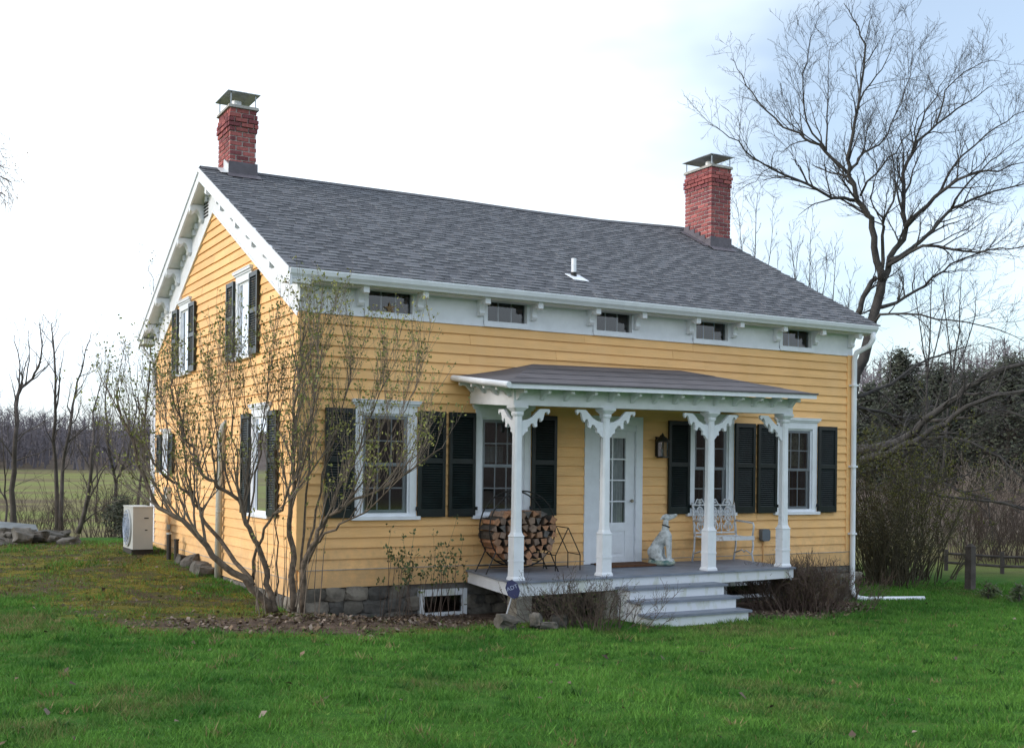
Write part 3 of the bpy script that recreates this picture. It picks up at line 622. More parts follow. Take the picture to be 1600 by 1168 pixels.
# --- chimneys with single bricks
bk = MB(); e = .006
bk.hexa([(-.5, -.5, -.5), (.5, -.5, -.5), (.5, .5, -.5), (-.5, .5, -.5), (-.5, -.5, .5), (.5, -.5, .5), (.5, .5, .5), (-.5, .5, .5)])
bk_mes = [bk.mesh('brick', m) for m in M['brick']]
def chimney(x0, x1, y0, y1, z0, ztop, hood, seed):
    r = random.Random(seed); mb = MB(); mb.box(x0 + .012, x1 - .012, y0 + .012, y1 - .012, z0, ztop + .005)
    ch = part('chimney', mb, M['mortar'], house)
    c = .079; n = int((ztop - (z0 + .28)) / c)
    for i in range(n):
        z = ztop - (n - i) * c; out_ = 0
        if n - i in (3, 4): out_ = .03
        elif n - i == 5 or n - i == 2: out_ = .015
        X0, X1, Y0, Y1 = x0 - out_, x1 + out_, y0 - out_, y1 + out_
        for (ax, s, e_, fixed) in (('x', X0, X1, Y0), ('y', Y0, Y1, X0), ('y', Y0, Y1, X1), ('x', X0, X1, Y1)):
            full = e_ - s; off = 0 if i % 2 else -.105; p = s + off
            if ax == 'y': p = s + .1 + off
            while p < e_ - .02:
                a, b_ = max(p, s if ax == 'x' else s + .1), min(p + .21, e_ if ax == 'x' else e_ - .1); p += .22
                if b_ - a < .03: continue
                roofhere = roof_z((a + b_) / 2 if ax == 'x' else fixed, fixed if ax == 'x' else (a + b_) / 2)
                if z + c < roofhere + .02: continue
                o = link('brick', r.choice(bk_mes), ch); th = .10; jit_ = r.uniform(-.004, .004)
                inn = th / 2 if fixed in (X0, Y0) else -th / 2
                if ax == 'x': o.location = ((a + b_) / 2, fixed + inn + jit_, z + c / 2); o.scale = (b_ - a - .014, th, c - .019)
                else: o.location = (fixed + inn + jit_, (a + b_) / 2, z + c / 2); o.scale = (th, b_ - a - .012, c - .019)
    mb = MB(); mb.hexa([(x0 - .03, y0 - .03, ztop), (x1 + .03, y0 - .03, ztop), (x1 + .03, y1 + .03, ztop), (x0 - .03, y1 + .03, ztop), (x0 - .02, y0 - .02, ztop + .05), (x1 + .02, y0 - .02, ztop + .05), (x1 + .02, y1 + .02, ztop + .05), (x0 - .02, y1 + .02, ztop + .05)]); part('crown', mb, M['concrete'], ch)
    # flashing
    mb = MB(); f = .018
    zf0, zf1 = roof_z(x0, y0) - .02, roof_z(x0, y0) + .24
    mb.hexa([(x0 - f, y0 - f, zf0), (x1 + f, y0 - f, zf0), (x1 + f, y0 - .002, zf0), (x0 - f, y0 - .002, zf0), (x0 - f, y0 - f, zf1), (x1 + f, y0 - f, zf1), (x1 + f, y0 - .002, zf1), (x0 - f, y0 - .002, zf1)])
    mb.quad((x0 - .05, y0 - .16, roof_z(x0, y0 - .16) + .028), (x1 + .05, y0 - .16, roof_z(x1, y0 - .16) + .028), (x1 + .05, y0 - f, roof_z(x1, y0) + .04), (x0 - .05, y0 - f, roof_z(x0, y0) + .04))
    part('front_flashing', mb, M['lead'], ch)
    mb = MB(); ns = 5; yr = min(y1, RY)
    for k in range(ns):
        a, b_ = y0 + (yr - y0) * k / ns, y0 + (yr - y0) * (k + 1) / ns
        zt = roof_z(x0, b_) + (.12 if hood else .17) 
        mb.hexa([(x0 - f, a, roof_z(x0, a) - .02), (x0 - .002, a, roof_z(x0, a) - .02), (x0 - .002, b_, roof_z(x0, b_) - .02), (x0 - f, b_, roof_z(x0, b_) - .02), (x0 - f, a, zt), (x0 - .002, a, zt), (x0 - .002, b_, zt), (x0 - f, b_, zt)])
        mb.quad((x0 - .14, a, roof_z(x0, a) + .03), (x0 - f, a, roof_z(x0, a) + .04), (x0 - f, b_, roof_z(x0, b_) + .04), (x0 - .14, b_, roof_z(x0, b_) + .03))
    part('side_flashing', mb, M['lead'] if hood else M['alu'], ch)
    # hood on legs
    zt = ztop + .05; hz = zt + (.20 if hood else .22); cx, cy = (x0 + x1) / 2, (y0 + y1) / 2; hx, hy = (x1 - x0) / 2 + .05, (y1 - y0) / 2 + .04
    mb = MB(); nrm = [(-1, -1), (1, -1), (1, 1), (-1, 1)]
    low = [(cx + a * hx, cy + b_ * hy, hz) for a, b_ in nrm]; top_ = [(cx + a * hx * .3, cy + b_ * hy * .3, hz + .012) for a, b_ in nrm]
    for k in range(4):
        q = (k + 1) % 4; mb.quad(low[k], low[q], top_[q], top_[k]); mb.quad(tuple(Vector(low[k]) - Vector((0, 0, .012))), tuple(Vector(low[q]) - Vector((0, 0, .012))), low[q], low[k])
    mb.quad(*top_); mb.quad(*[tuple(Vector(q) - Vector((0, 0, .012))) for q in low])
    part('hood', mb, M['galv'], ch)
    for a, b_ in nrm:
        px_, py_ = cx + a * ((x1 - x0) / 2 - .02), cy + b_ * ((y1 - y0) / 2 - .02); mb = MB(); mb.box(px_ - .008, px_ + .008, py_ - .008, py_ + .008, zt, hz); part('hood_leg', mb, M['galv'], ch)
    mb = MB(); mb.tube([(cx - .05, cy - .1, zt - .01), (cx - .05, cy - .1, zt + .13)], .085, 14); part('flue', mb, M['alu'], ch)
    return ch
chimney(.14, .60, 4.12, 4.86, 6.3, 7.66, False, 5)
chimney(9.66, 10.17, 3.2, 4.05, 5.9, 7.80, True, 6)
# --- downspouts
def downspout(pts, w=.04):
    mb = MB(); mb.tube(pts, w, 10); return part('downspout', mb, M['white'], house, smooth=True)
downspout([(10.44, -.36, 4.14), (10.44, -.36, 4.02), (10.42, -.30, 3.92), (10.29, -.12, 3.80), (10.275, -.09, 3.70), (10.275, -.09, 2.0), (10.28, -.09, -.40), (10.30, -.11, -.50), (10.36, -.15, -.575), (10.50, -.22, -.60), (11.55, -.60, -.60)], .047)
for z in (3.2, 1.75, .55):
    mb = MB(); mb.box(10.20, 10.33, -.145, -.035, z, z + .035); part('downspout_strap', mb, M['white'], house)
downspout([(-.22, HW + .35, 4.12), (-.2, HW + .3, 4.0), (-.06, HW + .02, 3.75), (-.06, HW + .02, .2), (-.12, HW + .1, .05)], .04)
# --- foundation
mb = MB(); mb.box(.02, HL - .02, .03, HW - .02, -1.0, -.004); found = part('foundation', mb, M['mortar2'], house)
def stone_mesh(r, seg=2, rnd=.62, amp=.13):
    bm = bmesh.new(); bmesh.ops.create_cube(bm, size=1.0); bmesh.ops.subdivide_edges(bm, edges=bm.edges[:], cuts=seg, use_grid_fill=True)
    off = Vector((r.uniform(0, 99), r.uniform(0, 99), 0))
    for v in bm.verts:
        p = v.co.copy(); q = p.normalized() * .62; v.co = p.lerp(q, rnd) + noise.noise_vector(p * 1.7 + off) * amp + noise.noise_vector(p * 5 + off) * amp * .3
    me_ = bpy.data.meshes.new('stone'); bm.to_mesh(me_); bm.free(); return me_
sm = []
r = random.Random(21)
for k in range(9): m_ = stone_mesh(r); m_.materials.append(M['stone'][k % 3]); sm.append(m_)
def lay_stones(u0, u1, z0, z1, holes, gable=False):
    z = z1
    while z > z0:
        hgt = r.uniform(.11, .19); u = u0
        while u < u1:
            w = r.uniform(.16, .42)
            c, zc = u + w / 2, z - hgt / 2
            if not any(a < c < b_ and zc > d for a, b_, d in holes):
                o = link('stone', r.choice(sm), found)
                if gable: o.location = (.02, c, zc); o.scale = (.16, w * 1.02, hgt * 1.06)
                else: o.location = (c, .025, zc); o.scale = (w * 1.02, .15, hgt * 1.06)
                o.rotation_euler = (r.uniform(-.1, .1), r.uniform(-.1, .1), r.uniform(-.06, .06))
            u += w
        z -= hgt
lay_stones(.02, 2.62, -.68, -.005, [(1.72, 2.62, -.5)]); lay_stones(2.62, 7.2, -.68, -.2, []); lay_stones(7.2, 10.2, -.75, -.01, [(7.3, 8.45, -.5)])
lay_stones(.1, 4.6, -.42, -.14, [], True)
def bwin(x0, x1, z0, z1):
    mb = MB(); w = .07
    lbox(mb, FT, x0, x0 + w, z0, z1, -.1, .06); lbox(mb, FT, x1 - w, x1, z0, z1, -.1, .06); lbox(mb, FT, x0 + w, x1 - w, z1 - w - .02, z1, -.1, .058); lbox(mb, FT, x0 + w, x1 - w, z0, z0 + w * .7, -.1, .058)
    wn = part('basement_window', mb, M['white_old'], house)
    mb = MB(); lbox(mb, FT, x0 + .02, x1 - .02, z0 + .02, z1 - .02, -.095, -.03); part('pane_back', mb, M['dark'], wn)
    mb = MB(); mb.quad(FT(x0 + w, z0 + .05, .01), FT(x1 - w, z0 + .05, .01), FT(x1 - w, z1 - .09, .01), FT(x0 + w, z1 - .09, .01)); part('pane', mb, M['glass'], wn)
bwin(1.79, 2.545, -.47, -.09); bwin(7.35, 8.37, -.47, -.17)

# ================================================================== PORCH
def dz(x, y): return .187 + y / 1.4 * (.058 - (x - 2.55) / 5.08 * .034)
PX0, PX1, PY = 2.55, 7.63, -1.40
porch = thing('front_porch', (5.1, -.7, -.5), 'white wooden porch with slender columns, grey deck, steps and a low hipped roof', 'porch')
mb = MB(); nb = 24
p = lambda x, y, o_: (x, y, dz(x, y) + o_)
mb.hexa([p(PX0 - .03, PY - .03, -.03), p(PX1 + .03, PY - .03, -.03), p(PX1 + .03, -.05, -.03), p(PX0 - .03, -.05, -.03), p(PX0 - .03, PY - .03, 0), p(PX1 + .03, PY - .03, 0), p(PX1 + .03, -.05, 0), p(PX0 - .03, -.05, 0)])
part('deck', mb, M['deck'], porch)
mb = MB()
mb.hexa([p(PX0, PY, -.21), p(PX1, PY, -.17), p(PX1, PY + .035, -.17), p(PX0, PY + .035, -.21), p(PX0, PY, -.031), p(PX1, PY, -.031), p(PX1, PY + .035, -.031), p(PX0, PY + .035, -.031)]); part('front_skirt', mb, M['white_old'], porch)
for x in (PX0, PX1 - .035):
    mb = MB(); mb.hexa([p(x, PY + .036, -.21), p(x + .035, PY + .036, -.21), p(x + .035, -.06, -.19), p(x, -.06, -.19), p(x, PY + .036, -.031), p(x + .035, PY + .036, -.031), p(x + .035, -.06, -.031), p(x, -.06, -.031)]); part('side_skirt', mb, M['white'], porch)
# steps
SX0, SX1 = 4.27, 5.97
zs_ = [.155, -.005, -.165, -.33]; zb_ = -.56
for k in range(1, 4):
    y1 = PY - .02 - (k - 1) * .27; y0 = y1 - .285; zt = zs_[k]; sk = .0
    mb = MB(); mb.box(SX0 - .05, SX1 + .05, y0 - .03, y1 + (.0 if k == 1 else .0), zt - .035, zt); part('step_tread', mb, M['deck'], porch)
    mb = MB(); mb.box(SX0, SX1, y0 + .0, y0 + .03, (zs_[k + 1] if k < 3 else zb_) - (.0 if k == 3 else .036), zt - .036); part('step_riser', mb, M['white_old'], porch)
    for xs_ in (SX0, SX1 - .03):
        mb = MB(); mb.box(xs_, xs_ + .03, y0 + .031, PY - .005, (zs_[k + 1] if k < 3 else zb_ - .02) - .03, zt - .037); part('step_side', mb, M['white_old'], porch)
# columns
def sq(cx, cy, h, z, ch=.0):
    if ch == 0: return [(cx - h, cy - h, z), (cx + h, cy - h, z), (cx + h, cy + h, z), (cx - h, cy + h, z)]
    c = h - ch
    return [(cx - c, cy - h, z), (cx + c, cy - h, z), (cx + h, cy - c, z), (cx + h, cy + c, z), (cx + c, cy + h, z), (cx - c, cy + h, z), (cx - h, cy + c, z), (cx - h, cy - c, z)]
scroll = [(0, -.19), (.10, -.17), (.18, -.13), (.24, -.07), (.30, -.018), (.45, -.015), (.46, -.05), (.435, -.09), (.412, -.052), (.378, -.065), (.362, -.11), (.348, -.165), (.318, -.195), (.298, -.145), (.265, -.15), (.25, -.20), (.255, -.262), (.215, -.275), (.19, -.222), (.15, -.228), (.125, -.268), (.10, -.275), (.105, -.335), (.065, -.345), (.04, -.385), (0, -.41)]
CX = [2.665, 4.118, 6.03, 7.52]; CY = -1.27
ztop = lambda x: 2.525 + (x - 2.6) / 5 * .045
for i, cx in enumerate(CX):
    zb = dz(cx, CY); zc = ztop(cx); mb = MB()
    mb.loft([sq(cx, CY, .095, zb - .002), sq(cx, CY, .095, zb + .025), sq(cx, CY, .080, zb + .05), sq(cx, CY, .078, zb + .25)])
    mb.loft([sq(cx, CY, .084, zb + .25), sq(cx, CY, .084, zb + .275)])
    mb.loft([sq(cx, CY, .078, zb + .276), sq(cx, CY, .078, zb + .585), sq(cx, CY, .084, zb + .595), sq(cx, CY, .080, zb + .612)])
    pl = part('column', mb, M['white'], porch)
    mb = MB(); mb.loft([sq(cx, CY, .079, zb + .611, .012), sq(cx, CY, .066, zb + .655, .022), sq(cx, CY, .063, zb + .70, .024), sq(cx, CY, .056, zc - .12, .022)]); part('shaft', mb, M['white'], pl)
    mb = MB(); mb.loft([sq(cx, CY, .060, zc - .15, .022), sq(cx, CY, .072, zc - .125, .022), sq(cx, CY, .072, zc - .105, .022), sq(cx, CY, .068, zc - .09, .02), sq(cx, CY, .095, zc - .055, .016), sq(cx, CY, .112, zc - .035, .01), sq(cx, CY, .112, zc - .003, .01)]); part('capital', mb, M['white'], pl)
    dirs = [(1, 0), (-1, 0)] if 0 < i < 3 else ([(1, 0), (0, 1)] if i == 0 else [(-1, 0), (0, 1)])
    for (ux, uy) in dirs:
        mb = MB(); mb.prism(scroll, lambda a, b_, t_: (cx + ux * (a + .05) - uy * t_, CY + uy * (a + .05) + ux * t_, zc - .02 + b_), -.022, .022); part('scroll_bracket', mb, M['white'], pl)
# frieze beams
mb = MB(); y0, y1 = CY - .075, CY + .075
FX0, FX1 = 2.56, 7.63
mb.hexa([(FX0, y0, ztop(FX0)), (FX1, y0, ztop(FX1)), (FX1, y1, ztop(FX1)), (FX0, y1, ztop(FX0)), (FX0, y0, ztop(FX0) + .235), (FX1, y0, ztop(FX1) + .235), (FX1, y1, ztop(FX1) + .235), (FX0, y1, ztop(FX0) + .235)]); part('beam', mb, M['white'], porch)
for x in (FX0, FX1 - .13):
    mb = MB(); mb.hexa([(x, y1 + .002, ztop(x)), (x + .13, y1 + .002, ztop(x)), (x + .13, -.05, ztop(x) + .075), (x, -.05, ztop(x) + .075), (x, y1 + .002, ztop(x) + .235), (x + .13, y1 + .002, ztop(x) + .235), (x + .13, -.05, ztop(x) + .31), (x, -.05, ztop(x) + .31)]); part('beam', mb, M['white'], porch)
# porch roof: hip
E0, E1, EY = 2.30, 7.83, -1.66
eL, eR = 2.80, 2.875
A = (E0, EY, eL); B = (E1, EY, eR); Cc = (E1, -.04, eR + .17); Dd = (E0, -.04, eL + .19); T0 = (3.62, -.04, 3.235); T1 = (6.42, -.04, 3.285)
STRIPS = []
def hipgrid(mb, P4, n=8, lift=0):   # concave sag of old roofing
    a, b_, c, d = [Vector(q) for q in P4]
    for i in range(n):
        for j in range(n):
            def pt(u, v):
                q = (a * (1 - u) + b_ * u) * (1 - v) + (d * (1 - u) + c * u) * v; q.z += (-.018 * math.sin(math.pi * v) if not lift else lift * (1.1 - .8 * v) - .002); return tuple(q)
            mb.quad(pt(i / n, j / n), pt((i + 1) / n, j / n), pt((i + 1) / n, (j + 1) / n), pt(i / n, (j + 1) / n))
mb = MB()
def lp3(a, b_, f): return tuple(Vector(a).lerp(Vector(b_), f))
for k in range(4):
    st_ = MB(); hipgrid(st_, (lp3(A, T0, k / 4 - (.02 if k else 0)), lp3(B, T1, k / 4 - (.02 if k else 0)), lp3(B, T1, (k + 1) / 4), lp3(A, T0, (k + 1) / 4)), 8, .008); STRIPS.append(st_)
hipgrid(mb, (A, B, T1, T0), 10); hipgrid(mb, (B, Cc, T1, T1), 6); hipgrid(mb, (Dd, A, T0, T0), 6)
proof = part('roof', mb, M['porch_roof'], porch, smooth=True)
for st_ in STRIPS: part('roofing_strip', st_, M['porch_roof'], proof, smooth=True)
mb = MB()
def edge(mb, a, b_, zlo, zhi, t_, inward):
    a, b_ = Vector(a), Vector(b_); w = Vector(inward) * t_; z = Vector((0, 0, 1))
    mb.hexa([a + z * zlo, b_ + z * zlo, b_ + w + z * zlo, a + w + z * zlo, a + z * zhi, b_ + z * zhi, b_ + w + z * zhi, a + w + z * zhi])
edge(mb, (E0 - .02, EY - .02, eL), (E1 + .02, EY - .02, eR), -.012, .012, .06, (0, 1, 0)); edge(mb, (E0 - .02, EY + .04, eL), (Dd[0] - .02, Dd[1], Dd[2]), -.012, .012, .06, (1, 0, 0)); edge(mb, (E1 + .02, EY + .04, eR), (E1 + .02, Cc[1], Cc[2]), -.012, .012, .06, (-1, 0, 0))
part('drip_edge', mb, M['porch_roof'], proof)
mb = MB(); edge(mb, (E0, EY, eL), (E1, EY, eR), -.075, -.013, .03, (0, 1, 0)); edge(mb, (E0, EY + .031, eL), Dd, -.075, -.013, .03, (1, 0, 0)); edge(mb, (E1, EY + .031, eR), Cc, -.075, -.013, .03, (-1, 0, 0)); part('eave_fascia', mb, M['white'], porch)
mb = MB(); mb.tube([(E0 - .025, EY - .06, eL - .035), (E0 - .025, -.06, Dd[2] - .03)], .042, 10); part('side_gutter', mb, M['white'], porch)
mb = MB(); mb.hexa([(E0 + .03, EY + .03, eL - .07), (E1 - .03, EY + .03, eR - .07), (Cc[0] - .03, -.06, Cc[2] - .08), (Dd[0] + .03, -.06, Dd[2] - .08), (E0 + .03, EY + .03, eL - .05), (E1 - .03, EY + .03, eR - .05), (Cc[0] - .03, -.06, Cc[2] - .06), (Dd[0] + .03, -.06, Dd[2] - .06)]); part('soffit', mb, M['soffit'], porch)
pb = [(0, 0), (.22, 0), (.225, -.05), (.20, -.065), (.17, -.05), (.12, -.06), (.08, -.10), (.05, -.13), (0, -.14)]
for k in range(14):
    x = 2.62 + (7.56 - 2.62) * k / 13; zz = eL + (x - E0) / (E1 - E0) * (eR - eL) - .068; mb = MB()
    mb.prism(pb, lambda a, b_, t_: (x + t_, y0 - a, zz + b_), -.024, .024); part('bracket', mb, M['white'], porch)
for k in range(4):
    y = -1.25 + k * .37; zz = eL - .066 + .19 * (y - EY) / -EY; mb = MB(); mb.prism(pb, lambda a, b_, t_: (FX0 - a, y + t_, zz + b_), -.024, .024); part('bracket', mb, M['white'], porch)
    mb = MB(); mb.prism(pb, lambda a, b_, t_: (FX1 + a * .7, y + t_, zz + .06 + b_), -.024, .024); part('bracket', mb, M['white'], porch)
# concrete piers
for (cx, w_) in ((2.73, .12), (4.2, .12)):
    z = -.75; k = 0
    while z < -.12:
        z2 = min(z + .21, -.075); mb = MB(); mb.box(cx - w_, cx + w_, CY - .13 + .004 * (k % 2), CY + .13, z + .004, z2); part('pier_block', mb, M['pier'], porch); z = z2; k += 1
        if z2 == -.075: break

# ================================================================== THINGS ON THE PORCH
# --- log hoop and firewood
HX, HY_, HR = 3.13, -.50, .545
hz0 = dz(HX, HY_); HZ = hz0 + .13 + HR - .05
rack = thing('log_rack', (HX, HY_, hz0), 'round black iron log hoop full of split firewood under a porch window', 'log rack')
for yy in (HY_ - .15, HY_ + .15):
    mb = MB(); mb.tube([(HX + HR * math.sin(a), yy, HZ + HR * math.cos(a)) for a in [2 * math.pi * k / 48 for k in range(49)]], .011, 6, cap=False); part('hoop', mb, M['black'], rack, smooth=True)
for a in (.6, 1.3, 2.1, 2.6, math.pi, 3.68, 4.2, 5.0, 5.7):
    mb = MB(); mb.tube([(HX + HR * math.sin(a), HY_ - .15, HZ + HR * math.cos(a)), (HX + HR * math.sin(a), HY_ + .15, HZ + HR * math.cos(a))], .008, 5); part('crossbar', mb, M['black'], rack)
for sx in (-1, 1):
    for yy in (HY_ - .16, HY_ + .16):
        a = math.pi - sx * .95; p0 = (HX + HR * math.sin(a), yy, HZ + HR * math.cos(a)); x1 = HX + sx * .60
        mb = MB(); mb.tube([p0, (x1, yy, dz(x1, yy))], .010, 6); part('leg', mb, M['black'], rack)
for yy in (HY_ - .16, HY_ + .16):
    mb = MB(); mb.tube([(HX - .56, yy, hz0 + .09), (HX + .56, yy, hz0 + .09)], .008, 5); part('foot_bar', mb, M['black'], rack)
r = random.Random(31); row = 0; zz = HZ - HR + .07
spots = []
while zz < HZ + .27:
    half = math.sqrt(max(0, (HR - .065) ** 2 - (zz - HZ) ** 2)); n = max(1, int((2 * half + .11) / .112)); 
    for k in range(n):
        u = 0 if n == 1 else -half + 2 * half * k / (n - 1)
        if zz > HZ + .15 and abs(u) > .36: continue
        spots.append((HX + u + r.uniform(-.008, .008), zz + r.uniform(-.008, .008)))
    zz += .098
for (u, z) in spots:
    k = r.choice([3, 3, 4, 4, 5]); a0 = r.uniform(0, 6.28); rad = r.uniform(.053, .064); y0_ = HY_ - r.uniform(.19, .25); y1_ = y0_ + r.uniform(.38, .44)
    if k == 6: poly = [(rad * math.cos(a0 + 2 * math.pi * q / 9), rad * math.sin(a0 + 2 * math.pi * q / 9)) for q in range(9)]
    else: poly = [(rad * r.uniform(.85, 1.2) * math.cos(a0 + 2 * math.pi * (q + r.uniform(-.15, .15)) / k), rad * r.uniform(.85, 1.2) * math.sin(a0 + 2 * math.pi * (q + r.uniform(-.15, .15)) / k)) for q in range(k)]
    mb = MB(); mb.prism(poly, lambda a, b_, t_: (a, t_, b_), 0, y1_ - y0_); mb.m = [1, 1] + [0 if r.random() < .5 else 2 for _ in range(len(poly))]
    em = r.choice(M['log_end'] + M['log_end'] + [M['log_grey']])
    o = link('firewood_log', mb.mesh('firewood_log', [M['barkl'], em, r.choice(M['log_end'])])); o.location = (u, y0_, z)
    tag(o, 'split firewood log stacked in the round black hoop on the porch', 'log', 'split logs in the round hoop')
# --- wire log holder shaped like two little gables
X0, Y0 = 3.92, -.62; wst = thing('wire_stand', (X0, Y0, dz(X0, Y0)), 'empty black wire stand of two house-shaped frames left of the door', 'wire stand')
gw, gd, eh, ah = .43, .34, .23, .63
fr_ = []
for dy in (0, gd):
    zz = dz(X0, Y0 + dy); xo = -.02 * 0
    a, b_, c, d, e_ = (X0 - gw / 2, Y0 + dy, zz), (X0 - gw / 2, Y0 + dy, zz + eh), (X0, Y0 + dy, zz + ah), (X0 + gw / 2, Y0 + dy, zz + eh), (X0 + gw / 2, Y0 + dy, zz)
    fr_.append((a, b_, c, d, e_)); mb = MB(); mb.tube([a, b_], .008, 5); mb.tube([b_, c], .008, 5); mb.tube([c, d], .008, 5); mb.tube([d, e_], .008, 5); part('gable_frame', mb, M['black'], wst)
for k in (1, 2, 3):
    mb = MB(); mb.tube([fr_[0][k], fr_[1][k]], .008, 5); part('crossbar', mb, M['black'], wst)
mb = MB(); mb.tube([(X0 - gw / 2, Y0 + gd, fr_[1][0][2] + .03), (X0 + gw / 2, Y0 + gd, fr_[1][0][2] + .03)], .007, 5); part('foot_bar', mb, M['black'], wst)
# --- dog statue
def capsule(bm, a, b_, ra, rb, n=10):
    a, b_ = Vector(a), Vector(b_); d = b_ - a; Lg = max(d.length, 1e-5); q = d.to_track_quat('Z', 'Y').to_matrix().to_4x4()
    rings = []
    for k in range(7):
        th = -math.pi / 2 + (math.pi / 2) * k / 6; rings.append((ra * math.cos(th), ra * math.sin(th)))
    for k in range(7):
        th = (math.pi / 2) * k / 6; rings.append((rb * math.cos(th), Lg + rb * math.sin(th)))
    vs_ = []
    for (rr, zz) in rings: vs_.append([bm.verts.new(a + (q @ Vector((max(rr, 1e-4) * math.cos(2 * math.pi * j / n), max(rr, 1e-4) * math.sin(2 * math.pi * j / n), zz)))) for j in range(n)])
    for i in range(len(vs_) - 1):
        for j in range(n): bm.faces.new((vs_[i][j], vs_[i][(j + 1) % n], vs_[i + 1][(j + 1) % n], vs_[i + 1][j]))
    bm.faces.new(list(reversed(vs_[0]))); bm.faces.new(vs_[-1])
def ellip(bm, c, s):
    rr = bmesh.ops.create_uvsphere(bm, u_segments=14, v_segments=9, radius=1.0)
    for v in rr['verts']: v.co = Vector((v.co.x * s[0], v.co.y * s[1], v.co.z * s[2])) + Vector(c)
def remeshed(bm, name, vox, m, smooth=4):
    me_ = bpy.data.meshes.new(name); bm.to_mesh(me_); bm.free(); ob = bpy.data.objects.new(name + '_tmp', me_); COL.objects.link(ob)
    rm = ob.modifiers.new('r', 'REMESH'); rm.mode = 'VOXEL'; rm.voxel_size = vox; rm.use_smooth_shade = True
    sm_ = ob.modifiers.new('s', 'SMOOTH'); sm_.iterations = smooth; sm_.factor = .5
    dg = bpy.context.evaluated_depsgraph_get(); me2 = bpy.data.meshes.new_from_object(ob.evaluated_get(dg)); me2.name = name
    bpy.data.objects.remove(ob); me2.materials.clear(); me2.materials.append(m); return me2
DX, DY = 5.80, -.42; dzz = dz(DX, DY)
dog = thing('dog_statue', (DX, DY, dzz), 'pale weathered stone statue of a seated hound beside the front door', 'statue')
bm = bmesh.new()
for sd in (-1, 1):
    ellip(bm, (-.10, sd * .075, .20), (.125, .062, .115)); capsule(bm, (-.03, sd * .085, .15), (.02, sd * .085, .075), .05, .032); capsule(bm, (-.06, sd * .085, .075), (.08, sd * .085, .068), .035, .03)
    capsule(bm, (.085, sd * .05, .44), (.105, sd * .05, .26), .052, .034); capsule(bm, (.105, sd * .05, .26), (.11, sd * .05, .085), .033, .027); capsule(bm, (.11, sd * .05, .075), (.155, sd * .05, .07), .033, .027)
    capsule(bm, (.02, sd * .048, .755), (-.015, sd * .06, .70), .018, .014)
capsule(bm, (-.12, 0, .19), (-.06, 0, .32), .115, .10); capsule(bm, (-.06, 0, .32), (.04, 0, .45), .098, .102); ellip(bm, (.075, 0, .43), (.075, .075, .10))
capsule(bm, (.04, 0, .50), (.05, 0, .66), .066, .045); ellip(bm, (.055, .005, .735), (.06, .052, .053))
hc, hs = math.cos(R_(32)), math.sin(R_(32))
def hd_(a, z): return (.05 + a * hc, a * hs, z)
capsule(bm, hd_(.04, .735), hd_(.165, .768), .042, .024); capsule(bm, hd_(.05, .715), hd_(.14, .738), .03, .018)
capsule(bm, (-.2, 0, .1), (-.16, .14, .075), .025, .018); capsule(bm, (-.16, .14, .075), (-.02, .17, .07), .018, .01)
body = link('body', remeshed(bm, 'body', .011, M['statue'], 3), dog)
bm = bmesh.new(); ellip(bm, (-.01, 0, .03), (.22, .19, .055)); 
for k in range(14): a = k * .9; ellip(bm, (-.01 + .17 * math.cos(a), .14 * math.sin(a), .04 + .012 * math.sin(k * 3)), (.05, .045, .035))
base = link('base', remeshed(bm, 'base', .012, M['statue_base'], 2), dog)
mb = MB(); mb.tube([(.052 + .056 * math.cos(a), .056 * math.sin(a), .60 + .018 * math.cos(a + 2.6)) for a in [2 * math.pi * k / 20 for k in range(21)]], .010, 6, cap=False); collar = part('collar', mb, M['black'], dog)
for o in (body, base, collar): o.matrix_parent_inverse = Matrix(); o.rotation_euler = (0, 0, R_(-52)); o.location = (0, 0, 0)
dog.scale = (1.0, 1.0, 1.02)
# --- iron garden bench
BX0, BX1, BYb, BYf = 6.60, 7.50, -.20, -.60
bench = thing('garden_bench', (7.05, -.4, dz(7.05, -.4)), 'old white cast-iron garden bench with lacy back behind a porch column', 'bench')
bz = dz(7.05, -.4); SZ = bz + .42
mb = MB()
for k in range(7): y = BYf + (BYb - BYf) * k / 6; mb.box(BX0, BX1, y - .022, y + .022, SZ - .008 - .012 * math.sin(math.pi * k / 6), SZ + .008 - .012 * math.sin(math.pi * k / 6))
mb.box(BX0, BX1, BYf - .035, BYf - .023, SZ - .055, SZ + .012); part('seat', mb, M['bench'], bench)
for x in (BX0 + .015, BX1 - .015):
    for (pts, nm) in (([(x, BYf, SZ), (x, BYf - .02, SZ - .15), (x, BYf + .01, SZ - .28), (x, BYf - .03, dz(x, BYf))], 'leg'), ([(x, BYb, SZ), (x, BYb + .01, SZ - .2), (x, BYb + .06, dz(x, BYb))], 'leg'), ([(x, BYb, SZ), (x, BYb + .03, SZ + .25), (x, BYb + .07, SZ + .54)], 'back_post'),
        ([(x, BYb + .035, SZ + .25), (x, BYf + .12, SZ + .23), (x, BYf - .01, SZ + .22), (x, BYf - .03, SZ + .17), (x, BYf, SZ)], 'arm')):
        mb = MB(); mb.tube(pts, .016, 7); part(nm, mb, M['bench'], bench, smooth=True)
    mb = MB(); mb.tube([(x, BYf - .01, dz(x, BYf) + .12), (x, (BYf + BYb) / 2 - .05, dz(x, BYf) + .19), (x, (BYf + BYb) / 2, dz(x, BYf) + .16), (x, (BYf + BYb) / 2 + .05, dz(x, BYf) + .19), (x, BYb + .05, dz(x, BYb) + .12)], .012, 6); part('stretcher', mb, M['bench'], bench, smooth=True)
def bk_pt(u, v): return (u, BYb + .02 + v * .09, SZ + v * .0 + v)      # back plane leaning
